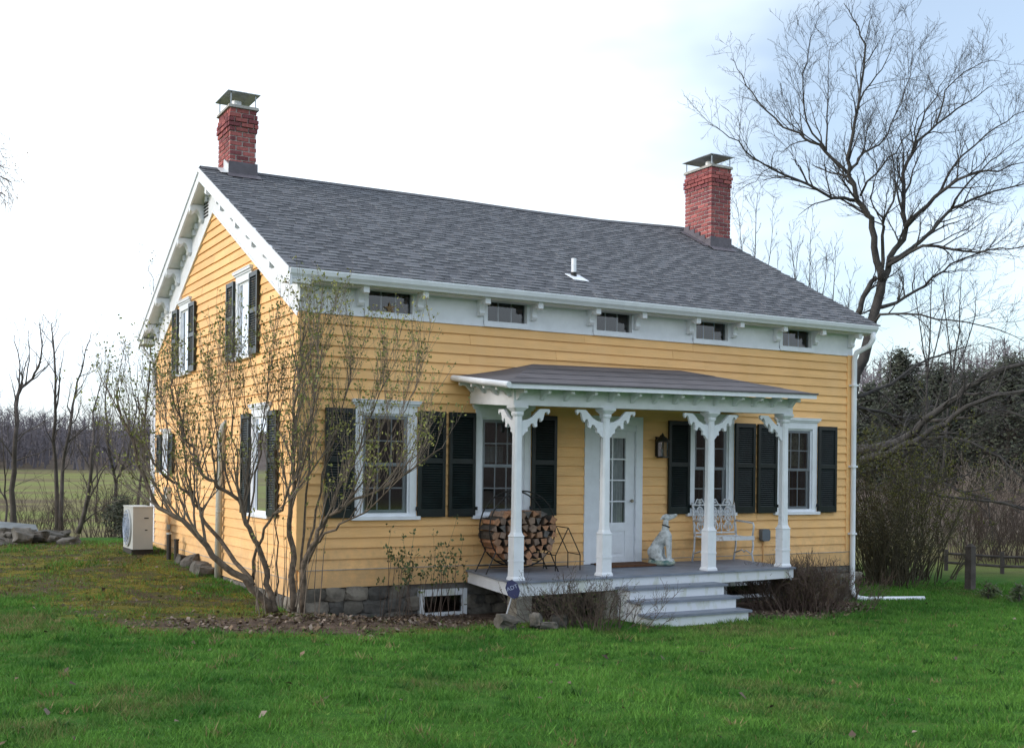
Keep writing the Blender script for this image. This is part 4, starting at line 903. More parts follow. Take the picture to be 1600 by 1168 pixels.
for v in (.05, .50):
    mb = MB(); mb.tube([bk_pt(BX0 + .01, v), bk_pt(BX1 - .01, v)], .014, 6); part('back_rail', mb, M['bench'], bench)
for k in range(4):
    u = BX0 + .02 + (BX1 - BX0 - .04) * k / 3; mb = MB(); mb.tube([bk_pt(u, .03), bk_pt(u, .51)], .012, 6); part('back_rail', mb, M['bench'], bench)
for k in range(3):
    uc = BX0 + .02 + (BX1 - BX0 - .04) * (k + .5) / 3; mb = MB()
    for (vc, rr) in ((.155, .075), (.29, .055), (.41, .06)):
        mb.tube([bk_pt(uc + rr * math.cos(a), vc + rr * math.sin(a)) for a in [2 * math.pi * q / 16 for q in range(17)]], .009, 5, cap=False)
        for sd in (-1, 1): mb.tube([bk_pt(uc + sd * (.02 + .10 * q / 7), vc + .05 * math.sin(q * 1.1)) for q in range(8)], .008, 5)
    mb.tube([bk_pt(uc, .06), bk_pt(uc, .48)], .009, 5)
    for a in range(6): mb.tube([bk_pt(uc + .07 * math.cos(a), .155 + .07 * math.sin(a)), bk_pt(uc + .02 * math.cos(a + 1), .29 + .02 * math.sin(a + 1))], .007, 4)
    part('back_scroll', mb, M['bench'], bench, smooth=True)
    mb = MB(); mb.tube([bk_pt(uc + .095 * math.cos(a), .505 + (.085 + .02 * math.cos(6 * a)) * math.sin(a)) for a in [math.pi * q / 14 for q in range(15)]], .012, 5); mb.tube([bk_pt(uc, .51), bk_pt(uc, .60)], .016, 6); mb.tube([bk_pt(uc - .04, .545), bk_pt(uc + .04, .545)], .016, 6); part('crest', mb, M['bench'], bench, smooth=True)
# --- door mat, lantern, boxes
mb = MB(); z_ = dz(5.15, -.3)
mb.hexa([p(4.72, -.52, .002), p(5.62, -.52, .002), p(5.62, -.10, .002), p(4.72, -.10, .002), p(4.73, -.51, .03), p(5.61, -.51, .03), p(5.61, -.11, .03), p(4.73, -.11, .03)])
o = part('door_mat', mb, M['mat'], None); origin_to(o, (5.17, -.31, z_)); tag(o, 'brown coir mat lying in front of the white door', 'door mat')
lx, lz = 5.985, 1.86
lan = thing('wall_lantern', (lx, -.03, lz), 'dark metal and glass lantern hung on the wall right of the door', 'lantern')
mb = MB(); mb.box(lx - .06, lx + .06, -.045, -.032, lz + .02, lz + .34); part('back_plate', mb, M['bronze'], lan)
mb = MB()
for k in range(6):
    a = math.pi * 2 * k / 6; mb.tube([(lx + .095 * math.cos(a), -.15 + .095 * math.sin(a), lz + .02), (lx + .095 * math.cos(a), -.15 + .095 * math.sin(a), lz + .25)], .009, 5)
mb.tube([(lx, -.15, lz), (lx, -.15, lz + .025)], [.11, .105], 6); part('cage', mb, M['bronze'], lan)
mb = MB(); mb.tube([(lx, -.15, lz + .25), (lx, -.15, lz + .27), (lx, -.15, lz + .32), (lx, -.15, lz + .345), (lx, -.15, lz + .37), (lx, -.15, lz + .40)], [.12, .115, .07, .03, .02, .004], 12); mb.tube([(lx, -.04, lz + .30), (lx, -.10, lz + .36), (lx, -.15, lz + .35)], .009, 5); part('cap', mb, M['bronze'], lan, smooth=True)
mb = MB(); mb.tube([(lx, -.15, lz + .027), (lx, -.15, lz + .25)], .088, 6, cap=False); part('pane', mb, M['glass'], lan)
mb = MB(); mb.tube([(lx, -.15, lz + .027), (lx, -.15, lz + .14)], .018, 8); part('candle', mb, M['white'], lan)
ub = thing('outlet_box', (8.22, -.05, .49), 'small grey weatherproof outlet box on the wall between bench and corner', 'outlet box')
mb = MB(); mb.prism([(-.09, 0), (-.09, .14), (-.06, .175), (.06, .175), (.09, .14), (.09, 0), (.06, -.03), (-.06, -.03)], lambda a, b_, t_: (8.22 + a, t_, .51 + b_), -.12, -.035); part('cover', mb, M['utility'], ub)
mb = MB(); mb.tube([(8.22, -.05, .48), (8.22, -.045, .03)], .012, 6); part('conduit', mb, M['yellow'], ub)
ub = thing('junction_box', (-.05, 7.42, .95), 'grey box with thin cable on the gable wall above the heat pump', 'junction box')
mb = MB(); lbox(mb, GT, 7.30, 7.52, .92, 1.24, .035, .12); part('cover', mb, M['pipe'], ub)
mb = MB(); mb.tube([GT(7.40, .92, .05), GT(7.41, .5, .045), GT(7.38, .1, .06)], .012, 6); part('cable', mb, M['yellow'], ub)
mb = MB(); lbox(mb, GT, 7.35, 7.47, .42, .52, .034, .07); part('clip', mb, M['pipe'], ub)
# --- standing plastic pipe on the gable
pp = thing('radon_pipe', (-.10, 3.65, -.1), 'tall grey plastic pipe standing against the yellow gable wall', 'pipe')
mb = MB(); mb.tube([(-.10, 3.68, gz1(-.1, 3.65) - .05), (-.10, 3.64, 1.2), (-.09, 3.58, 2.18), (-.06, 3.56, 2.30), (0, 3.56, 2.36)], .055, 12); part('tube', mb, M['pipe'], pp, smooth=True)
mb = MB(); mb.tube([(-.09, 3.585, 2.08), (-.088, 3.575, 2.2)], .064, 12); part('elbow', mb, M['pipe'], pp)
for z in (.9, 1.8):
    mb = MB(); mb.tube([(-.10, 3.655 - z * .02, z), (-.10, 3.655 - z * .02, z + .03)], .06, 12); part('strap', mb, M['pipe'], pp)
# --- heat pump
ax0, ax1, ay0, ay1 = -.80, -.44, 6.95, 7.85; az = gz1(-.6, 7.3)
hp = thing('heat_pump', (-.62, 7.4, az), 'beige outdoor heat pump unit standing at the back of the gable', 'heat pump')
mb = MB(); mb.box(ax0, ax1, ay0, ay1, az + .09, az + .86); mb.box(ax0 - .008, ax1 + .008, ay0 - .008, ay1 + .008, az + .86, az + .885); part('cabinet', mb, M['ac'], hp)
mb = MB()
for k in range(5): rr = .06 + .065 * k; mb.tube([(ax0 - .03 - .02 * math.cos(math.pi * .5 * k / 4), 7.42 + rr * math.cos(a), az + .48 + rr * math.sin(a)) for a in [2 * math.pi * q / 28 for q in range(29)]], .008, 4, cap=False)
for q in range(12): a = 2 * math.pi * q / 12; mb.tube([(ax0 - .05, 7.42, az + .48), (ax0 - .035, 7.42 + .33 * math.cos(a), az + .48 + .33 * math.sin(a))], .006, 4)
part('fan_grille', mb, M['ac_blue'], hp)
mb = MB(); mb.tube([(ax0 - .002, 7.42, az + .48), (ax0 - .03, 7.42, az + .48)], .35, 28); part('fan_shroud', mb, M['ac'], hp)
mb = MB(); mb.box(ax0 - .015, ax1 + .02, ay0 + .05, ay1 - .05, az - .06, az + .088); part('base', mb, M['post_dark'], hp)
for (x_, z_, w_, h_) in ((-.60, .66, .08, .02), (-.585, .44, .045, .018)):
    mb = MB(); mb.box(x_, x_ + w_, ay0 - .006, ay0 - .001, az + z_, az + z_ + h_); part('handle', mb, M['black'], hp)
for (px_, py_, hh, lab) in ((-.28, 6.35, .46, 'taller black pipe stub with pale cap beside the heat pump'), (-.18, 6.2, .36, 'shorter black pipe stub beside the heat pump')):
    z0 = gz1(px_, py_); st = thing('pipe_stub', (px_, py_, z0), lab, 'pipe'); mb = MB(); mb.tube([(px_, py_, z0 - .05), (px_, py_, z0 + hh)], .042, 10); part('tube', mb, M['post_dark'], st); mb = MB(); mb.tube([(px_, py_, z0 + hh), (px_, py_, z0 + hh + .03)], .05, 10); part('cap', mb, M['pipe'] if hh > .4 else M['post_dark'], st)
# --- starfish in the leftmost frieze window
mb = MB(); c = Vector((1.31, .015, 3.895)); rim = []
for k in range(10): a = math.pi / 2 + math.pi * k / 5 + .12; rr = .10 if k % 2 == 0 else .035; rim.append(c + Vector((rr * math.cos(a), 0, rr * math.sin(a))))
fr1, bk1 = c + Vector((0, -.03, 0)), c + Vector((0, .015, 0))
for k in range(10): mb.tri(tuple(rim[k]), tuple(rim[(k + 1) % 10]), tuple(fr1)); mb.tri(tuple(rim[k]), tuple(rim[(k + 1) % 10]), tuple(bk1))
o = part('starfish', mb, M['starfish'], None); origin_to(o, (1.31, .015, 3.81)); tag(o, 'tan dried starfish propped in the leftmost small window under the eaves', 'starfish')
# --- security sign
sx, sy = 2.27, -1.80; sgz = gz1(sx, sy)
sg = thing('yard_sign', (sx - .09, sy, sgz), 'small blue octagonal security sign on a leaning stake before the porch', 'sign')
top = Vector((sx + .06, sy, .05)); bot = Vector((sx - .12, sy - .02, sgz - .05))
mb = MB(); mb.tube([bot, top], .011, 6); part('stake', mb, M['stake'], sg)
ax_u = Vector((.80, -.52, .38)).normalized(); ax_v = (top - bot).normalized(); ax_v = (ax_v - ax_u * ax_v.dot(ax_u)).normalized(); nn = ax_u.cross(ax_v)
if nn.y > 0: nn = -nn
octo = [(.092 * math.cos(math.pi / 8 + k * math.pi / 4), .135 * math.sin(math.pi / 8 + k * math.pi / 4)) for k in range(8)]
sc = top + ax_v * .02
mb = MB(); mb.prism(octo, lambda a, b_, t_: tuple(sc + ax_u * a + ax_v * b_ + nn * t_), .012, .022); part('panel', mb, M['blue'], sg)
tcu = bpy.data.curves.new('lettering', 'FONT'); tcu.body = 'ADT'; tcu.size = .075; tcu.align_x = 'CENTER'; tcu.align_y = 'CENTER'; tcu.extrude = .0005
to = bpy.data.objects.new('lettering', tcu); COL.objects.link(to); dg = bpy.context.evaluated_depsgraph_get(); tm = bpy.data.meshes.new_from_object(to.evaluated_get(dg)); bpy.data.objects.remove(to)
rot = Matrix((ax_u, ax_v, ax_u.cross(ax_v))).transposed().to_4x4(); tm.transform(Matrix.Translation(sc + ax_v * .02 + nn * .0245) @ rot); tm.materials.clear(); tm.materials.append(M['print'])
link('lettering', tm, sg)
# --- rocks
def rock(name, loc, s, lab, cat, grp=None, parent=None, seed=0):
    q = random.Random(seed); me_ = stone_mesh(q, 4, .3, .2); me_.materials.append(M['rock']); o = link(name, me_, parent); o.location = loc; o.scale = s; o.rotation_euler = (q.uniform(-.3, .3), q.uniform(-.3, .3), q.uniform(0, 3))
    if not parent: tag(o, lab, cat, grp)
    return o
for k, (px_, py_, d, s, lab) in enumerate([(791, 973, 14.5, (.27, .24, .17), 'large tan rock leaning on the porch pier beside the sign'), (838, 968, 14.75, (.14, .15, .17), 'upright grey rock right of the porch corner pier'), (856, 977, 14.75, (.25, .16, .08), 'flat low pale rock in front of the upright rock'), (874, 970, 15.0, (.2, .18, .15), 'brownish rock half hidden under the twiggy bush')]):
    rock('rock', at(px_, py_, d), s, lab, 'rock', seed=50 + k)
for k, (x_, y_, s) in enumerate([(-.16, 4.5, (.3, .4, .26)), (-.17, 5.1, (.26, .36, .24)), (-.15, 5.6, (.24, .3, .2)), (-.2, 4.15, (.26, .3, .2))]):
    rock('rock', (x_, y_, gz1(x_, y_) + .02), s, ['grey stone at the gable foot, second nearest the standing pipe', 'grey stone at the gable foot, third from the standing pipe', 'grey stone at the gable foot, nearest the black pipe stubs', 'grey stone at the gable foot, right beside the standing pipe'][k], 'rock', 'stones along the gable foot', seed=70 + k)
wl = thing('stone_pile', (-2.9, 9.6, gz1(-2.9, 9.6)), 'tumbled pile of field stones at the left edge of the yard', 'stone pile')
r = random.Random(80)
for k in range(46):
    u = r.uniform(-40, 118); d = r.uniform(23.2, 26.0); dd = d; hgt = max(0, .34 - abs(u - 30) / 420) * r.random()
    q = at(u, 800, d); z = gz1(q.x, q.y) + hgt * .8 - .06; s = r.uniform(.14, .36)
    rock('stone', (q.x, q.y, z), (s * 1.25, s, s * .62), None, None, parent=wl, seed=100 + k).location = (q.x - wl.location.x, q.y - wl.location.y, z - wl.location.z)
for o in wl.children: o.matrix_parent_inverse = Matrix()
a, b_ = at(-30, 823, 25.6), at(60, 831, 25.4)
mb = MB(); w = Vector((.0, .5, .12)); z = Vector((0, 0, .03)); mb.hexa([a, b_, b_ + w, a + w, a + z, b_ + z, b_ + w + z, a + w + z]); o = part('plank', mb, M['plank'], None); origin_to(o, a); tag(o, 'pale weathered board lying on top of the stone pile', 'board')

# ================================================================== VEGETATION
class Tree:
    def __init__(s, seed, minr=.0025): s.mb = MB(); s.r = random.Random(seed); s.tips = []; s.minr = minr; s.lv = MB(); s.tm = 0
    def rv(s): return Vector((s.r.gauss(0, 1), s.r.gauss(0, 1), s.r.gauss(0, 1)))
    def limb(s, pts, r0, r1, n=7, sub=True, wob=0.0):
        """tapered limb through pts, smoothed"""
        P_ = [Vector(q) for q in pts]; Q = []
        for i in range(len(P_) - 1):
            p0, p1, p2, p3 = P_[max(i - 1, 0)], P_[i], P_[i + 1], P_[min(i + 2, len(P_) - 1)]
            for k in range(3):
                t_ = k / 3; Q.append(.5 * ((2 * p1) + (p2 - p0) * t_ + (2 * p0 - 5 * p1 + 4 * p2 - p3) * t_ * t_ + (3 * p1 - p0 - 3 * p2 + p3) * t_ ** 3))
        Q.append(P_[-1])
        if wob: Q = [Q[0]] + [q + s.rv() * wob for q in Q[1:]]
        rad = [r0 + (r1 - r0) * (i / (len(Q) - 1)) ** .8 for i in range(len(Q))]
        s.mb.tube(Q, rad, n); return Q, rad
    def twigs(s, Q, rad, levels, count, lf, ang=.8, up=.25, t0=.2, gn=.16):
        """sprout side branches along the limb; count per metre, lf: child length / parent length"""
        Lg = sum((Q[i + 1] - Q[i]).length for i in range(len(Q) - 1)); n = max(1, int(Lg * count))
        for k in range(n):
            t_ = t0 + (1 - t0) * (k + s.r.random()) / n; i = min(int(t_ * (len(Q) - 1)), len(Q) - 2); f = t_ * (len(Q) - 1) - i
            st = Q[i].lerp(Q[i + 1], f); d = (Q[i + 1] - Q[i]).normalized(); rr = rad[i] + (rad[i + 1] - rad[i]) * f
            side = s.rv(); side = (side - d * side.dot(d)).normalized()
            a = ang * s.r.uniform(.6, 1.25); dr = (d * math.cos(a) + side * math.sin(a) + Vector((0, 0, up))).normalized()
            ln = lf * s.r.uniform(.5, 1.2) * (1.1 - .35 * t_)
            s.grow(st, dr, ln, max(s.minr, min(rr * .6, ln * .02 + s.minr)), levels, count, lf, ang, up, gn)
    def grow(s, st, d, ln, r0, levels, count, lf, ang, up, gn):
        k = 4 if ln > .5 else 3; q = st; Q = [st]; dd = d
        for i in range(k): dd = (dd + s.rv() * gn + Vector((0, 0, up * .25))).normalized(); q = q + dd * (ln / k); Q.append(q)
        rad = [max(s.minr * .7, r0 * (1 - .75 * i / k)) for i in range(k + 1)]
        s.mb.tube(Q, rad, 5 if r0 > .02 else 3, s.tm, cap=False); s.tips.append((Q[-1], dd))
        if levels > 0: s.twigs(Q, rad, levels - 1, count * 1.45, ln * .55, ang, up, .25, gn)
    def leaves(s, count, size, spread, rnd=.5):
        for (p_, d) in s.tips:
            for k in range(count):
                c = p_ + s.rv() * spread - d * s.r.uniform(0, spread * 3); a = (d * s.r.uniform(.2, 1) + s.rv() * rnd).normalized(); b_ = a.orthogonal().normalized(); b_ = (b_ * s.r.uniform(-1, 1) + a.cross(b_) * s.r.uniform(-1, 1)).normalized(); z = size * s.r.uniform(.6, 1.3)
                s.lv.quad(tuple(c), tuple(c + a * z * .5 + b_ * z * .3), tuple(c + a * z), tuple(c + a * z * .5 - b_ * z * .3))
def plant(name, T, base, lab, cat, barkm, leafm=None, grp=None, wood='trunk', crown='crown'):
    root = thing(name, base, lab, cat, grp); part(wood, T.mb, barkm, root, smooth=True)
    if T.lv.f: part(crown, T.lv, leafm, root)
    return root

# --- the lilac at the corner
T = Tree(201, .0026); T.tm = 1; D0_ = 14.3
stems = [([(423, 955, 0), (395, 913, -.1), (351, 883, -.2), (321, 855, -.3), (288, 814, -.35), (253, 795, -.3), (231, 757, -.25), (212, 705, -.2), (192, 650, -.1), (180, 600, 0)], .075, .014),
  ([(395, 913, -.1), (368, 877, .1), (330, 828, .15), (310, 795, .2), (294, 770, .2), (268, 752, .15), (250, 735, .1), (225, 690, .1), (215, 620, .1)], .046, .010),
  ([(310, 795, .2), (296, 750, .3), (288, 715, .35), (280, 640, .3), (270, 570, .3)], .022, .006),
  ([(430, 955, 0), (417, 913, .1), (412, 872, .1), (398, 844, .05), (387, 817, 0), (379, 790, 0), (351, 765, -.05), (330, 752, -.1), (313, 740, -.1), (308, 716, -.1), (290, 690, -.1), (276, 640, -.1), (268, 580, 0)], .062, .012),
  ([(458, 955, 0), (458, 872, .05), (453, 817, 0), (456, 762, -.05), (461, 690, -.05), (466, 610, 0), (470, 540, .05), (472, 470, .05)], .066, .012),
  ([(472, 955, -.1), (478, 880, -.15), (494, 844, -.2), (510, 811, -.25), (540, 790, -.3), (590, 765, -.4), (640, 735, -.4), (690, 700, -.4)], .058, .009),
  ([(395, 905, .05), (401, 858, -.1), (423, 811, -.2), (445, 784, -.3), (468, 720, -.35), (486, 650, -.35), (500, 570, -.3), (506, 500, -.3)], .032, .007),
  ([(494, 846, -.2), (515, 830, -.3), (545, 812, -.4), (580, 792, -.5), (625, 745, -.6), (660, 690, -.6)], .026, .007),
  ([(475, 900, .1), (490, 820, .2), (505, 740, .2), (530, 660, .2), (545, 580, .2), (552, 520, .2)], .028, .006),
  ([(480, 880, 0), (520, 790, 0), (560, 700, 0), (590, 620, 0), (610, 560, .05)], .026, .006),
  ([(470, 890, .2), (478, 800, .3), (484, 700, .3), (490, 600, .3), (498, 520, .3), (500, 460, .3)], .026, .006),
  ([(430, 930, .15), (432, 850, .3), (430, 760, .3), (432, 670, .3), (436, 580, .3)], .018, .005),
  ([(379, 790, 0), (372, 740, .1), (366, 680, .1), (362, 610, .1), (360, 540, .1)], .020, .005),
  ([(351, 765, 0), (346, 700, .1), (335, 640, .1), (330, 570, .1)], .016, .004),
  ([(387, 817, 0), (400, 740, .15), (412, 660, .15), (418, 590, .15), (420, 520, .15)], .02, .005),
  ([(313, 740, -.1), (330, 690, -.2), (345, 620, -.2), (350, 560, -.2)], .014, .004),
  ([(253, 795, -.3), (262, 730, -.4), (258, 660, -.4), (250, 590, -.4)], .014, .004),
  ([(231, 757, -.25), (205, 740, -.3), (180, 712, -.3), (160, 660, -.3)], .012, .004),
  ([(540, 790, -.3), (575, 740, -.2), (610, 680, -.2), (640, 620, -.2), (655, 580, -.2)], .018, .004)]
allq = []
for st, r0, r1 in stems:
    Q, rad = T.limb([at(x, y + max(0, 620 - y) * .32, D0_ + dd) for x, y, dd in st], r0 * .72, r1 * .72, 8, wob=.016); allq.append((Q, rad))
for Q, rad in allq: T.twigs(Q, rad, 1, 8.0, .95, ang=.62, up=.55, t0=.32, gn=.08)
r = random.Random(5)
for k in range(24):       # suckers round the foot
    x_ = r.uniform(400, 500); b0 = at(x_, r.uniform(945, 962), D0_ + r.uniform(-.3, .35)); T.grow(b0, Vector((r.uniform(-.12, .12), r.uniform(-.1, .1), 1)).normalized(), r.uniform(.5, 1.5), .008, 0, 2, .3, .4, .4, .06)
T.leaves(3, .040, .022)
lilac = plant('lilac_shrub', T, at(440, 958, D0_), 'large multi-stemmed lilac just leafing out at the house corner', 'shrub', [M['bark_lilac'], M['twig_pale']], M['leaf'], wood='stems', crown='leaves')
# --- young shoots before the basement window
T = Tree(202, .0025)
for k in range(32):
    x_ = r.gauss(668, 40); b0 = at(x_, 958, 15.6 + r.uniform(-.25, .25)); b0.z = gz1(b0.x, b0.y) - .02
    T.grow(b0, Vector((r.uniform(-.15, .22), r.uniform(-.15, .1), 1)).normalized(), r.uniform(.45, 1.15), .006, 1, 2.2, .3, .5, .5, .07)
T.leaves(5, .055, .03)
plant('young_shrub', T, at(668, 958, 15.6), 'sparse young shrub with dark green leaves before the left basement window', 'shrub', M['twig'], M['leaf2'], wood='stems', crown='leaves')
# --- twiggy bushes
def bush(name, seed, px_, d, wid, dep, hgt, n, lab, barkm, leafm=None, lc=1, ls=.02, grp=None, lean=.5, lev=2, minr=.0028, cnt=3.0, base_y=None):
    T = Tree(seed, minr); q = T.r
    c = at(px_, 800, d); c.z = gz1(c.x, c.y)
    for k in range(n):
        u, v = q.gauss(0, .38), q.gauss(0, .38); b0 = c + CR * (u * wid) + CF * (v * dep); b0.z = gz1(b0.x, b0.y) - .03
        T.grow(b0, (Vector((0, 0, 1)) + CR * (u * lean + q.uniform(-.35, .35)) + CF * q.uniform(-.4, .4)).normalized(), hgt * q.uniform(.45, 1.0), .006 + hgt * .004, lev, cnt / max(hgt, .5), hgt * .42, .7, .15, .14)
    if leafm: T.leaves(lc, ls, .03)
    return plant(name, T, c, lab, 'shrub', barkm, leafm, grp, wood='stems', crown='leaves')
bush('barberry_bush', 211, 1262, 18.2, .95, .5, .72, 150, 'dense brown twiggy bush below the right end of the porch', M['twig_dark'], M['bud'], 1, .014, lean=.7, cnt=7.5, minr=.0035)
bush('quince_bush', 212, 922, 15.0, .78, .35, .62, 64, 'bare thorny bush left of the porch steps', M['twig'], M['leaf2'], 1, .018, lean=.8, cnt=5.5, minr=.003)
bush('tall_bush', 213, 1385, 23.2, 1.0, .9, 1.75, 130, 'tall brown and yellow-green bush behind the downspout', M['twig_olive'], M['bud_dark'], 7, .04, lean=.4, minr=.004)
bush('forsythia_bush', 214, 1400, 25.5, 1.35, 1.0, 3.2, 120, 'loose yellow-green bush under the low tree limbs', M['twig_olive'], M['bud'], 8, .05, lean=.5, minr=.005)
for k, (px_, d, h_, m_, lab) in enumerate([(1525, 31, 1.9, 'twig', 'brown brush clump left of the far right hedge gap'), (1598, 30, 1.8, 'twig', 'brown brush clump at the right edge of the picture'), (1470, 35, 2.3, 'twig_grey', 'grey brush thicket behind the yellow-green bush'), (1560, 37, 2.4, 'twig_grey', 'grey brush thicket behind the fence post'), (1640, 36, 2.2, 'twig', 'brown brush thicket beyond the right edge')]):
    bush('brush_thicket', 220 + k, px_, d, 2.0, 1.4, h_, 75, lab, M[m_], lean=.5, minr=.007, grp='brush along the right lawn edge')
for k, (px_, d, h_, lab) in enumerate([(60, 31, 1.3, 'low brown brush below the two leftmost trees'), (150, 30, 1.5, 'low brown brush between the trees and the heat pump'), (205, 33, 1.6, 'brown brush behind the heat pump')]):
    bush('brush_clump', 236 + k, px_, d, 1.3, .8, h_, 60, lab, M['twig'], lean=.6, minr=.006, grp='brush along the field edge')
# small evergreens
def evergreen(name, seed, px_, d, wid, hgt, lab, cat='shrub', grp=None, trunk=.08, n=1500, leaf=.12, shape=1.0, base=None, mt='evergreen'):
    T = Tree(seed); q = T.r; c = at(px_, 800, d); c.z = gz1(c.x, c.y) if base is None else base
    T.mb.tube([c - Vector((0, 0, .1)), c + Vector((0, 0, hgt * .5)), c + Vector((0, 0, hgt * .92))], [trunk, trunk * .7, trunk * .2], 7)
    cl = []
    for k in range(max(14, n // 60)):
        zf = q.random() ** .8; w = wid * (math.sin(math.pi * min(1, .18 + zf * .82)) ** .7) * q.uniform(.55, 1.05) * shape; a = q.uniform(0, 6.28); e_ = c + Vector((w * math.cos(a), w * math.sin(a), hgt * (.06 + .9 * zf))); cl.append(e_)
        T.mb.tube([c + Vector((0, 0, hgt * max(.03, .06 + .9 * zf - .12))), e_], [trunk * .25, .005], 4)
    for k in range(n):
        e_ = q.choice(cl); c2 = c + Vector((0, 0, e_.z - c.z)); p_ = c2.lerp(e_, q.uniform(.35, 1.08)) + T.rv() * wid * .13; a_ = T.rv().normalized(); b_ = a_.orthogonal().normalized(); z = leaf * q.uniform(.5, 1.4)
        T.lv.quad(tuple(p_), tuple(p_ + a_ * z * .5 + b_ * z * .28), tuple(p_ + a_ * z), tuple(p_ + a_ * z * .5 - b_ * z * .28))
    return plant(name, T, c, lab, cat, M['bark_dark'], M[mt], grp)
evergreen('yew_shrub', 241, 192, 27.6, .62, .95, 'dark green evergreen shrub behind the heat pump', trunk=.05, n=1600, leaf=.07)
evergreen('flower_clump', 242, 1546, 20.9, .26, .30, 'dark green leafy clump right of the fence post', cat='plant', trunk=.02, n=420, leaf=.06, mt='leaf2')
evergreen('flower_clump', 243, 1594, 20.5, .26, .32, 'dark green leafy clump with yellow flowers at the right edge', cat='plant', trunk=.02, n=420, leaf=.06, mt='leaf2')
# --- fence post and pale rails at the right
q = at(1516, 900, 22.6); z0 = gz1(q.x, q.y)
fp = thing('fence_post', (q.x, q.y, z0), 'weathered wooden post standing alone on the right lawn', 'post'); mb = MB(); mb.loft([[(q.x + a * .075, q.y + b_ * .075, z0 - .1) for a, b_ in ((-1, -1), (1, -1), (1, 1), (-1, 1))], [(q.x + a * .07, q.y + b_ * .07, z0 + .86) for a, b_ in ((-1, -1), (1, -1), (1, 1), (-1, 1))]]); part('post', mb, M['bark_dark'], fp)
mb = MB(); mb.loft([[(q.x + a * .07, q.y + b_ * .07, z0 + .861) for a, b_ in ((-1, -1), (1, -1), (1, 1), (-1, 1))], [(q.x + a * .02, q.y + b_ * .02, z0 + .92) for a, b_ in ((-1, -1), (1, -1), (1, 1), (-1, 1))]]); part('cap', mb, M['bark_dark'], fp)
a, b_ = at(1478, 900, 28.0), at(1660, 905, 26.0)
rf = thing('rail_fence', a, 'low dark rail fence along the far right edge of the lawn', 'fence')
za, zb = gz1(a.x, a.y), gz1(b_.x, b_.y)
for h_ in (.2, .42):
    mb = MB(); mb.tube([(a.x, a.y, za + h_), ((a.x + b_.x) / 2, (a.y + b_.y) / 2, (za + zb) / 2 + h_ - .03), (b_.x, b_.y, zb + h_)], .032, 6); part('rail', mb, M['bark_dark'], rf)
for k in range(5):
    q = a.lerp(b_, k / 4); z0 = gz1(q.x, q.y); mb = MB(); mb.tube([(q.x, q.y, z0 - .1), (q.x, q.y, z0 + .52)], .05, 7); part('post', mb, M['pipe' if k % 2 else 'bark_dark'], rf)

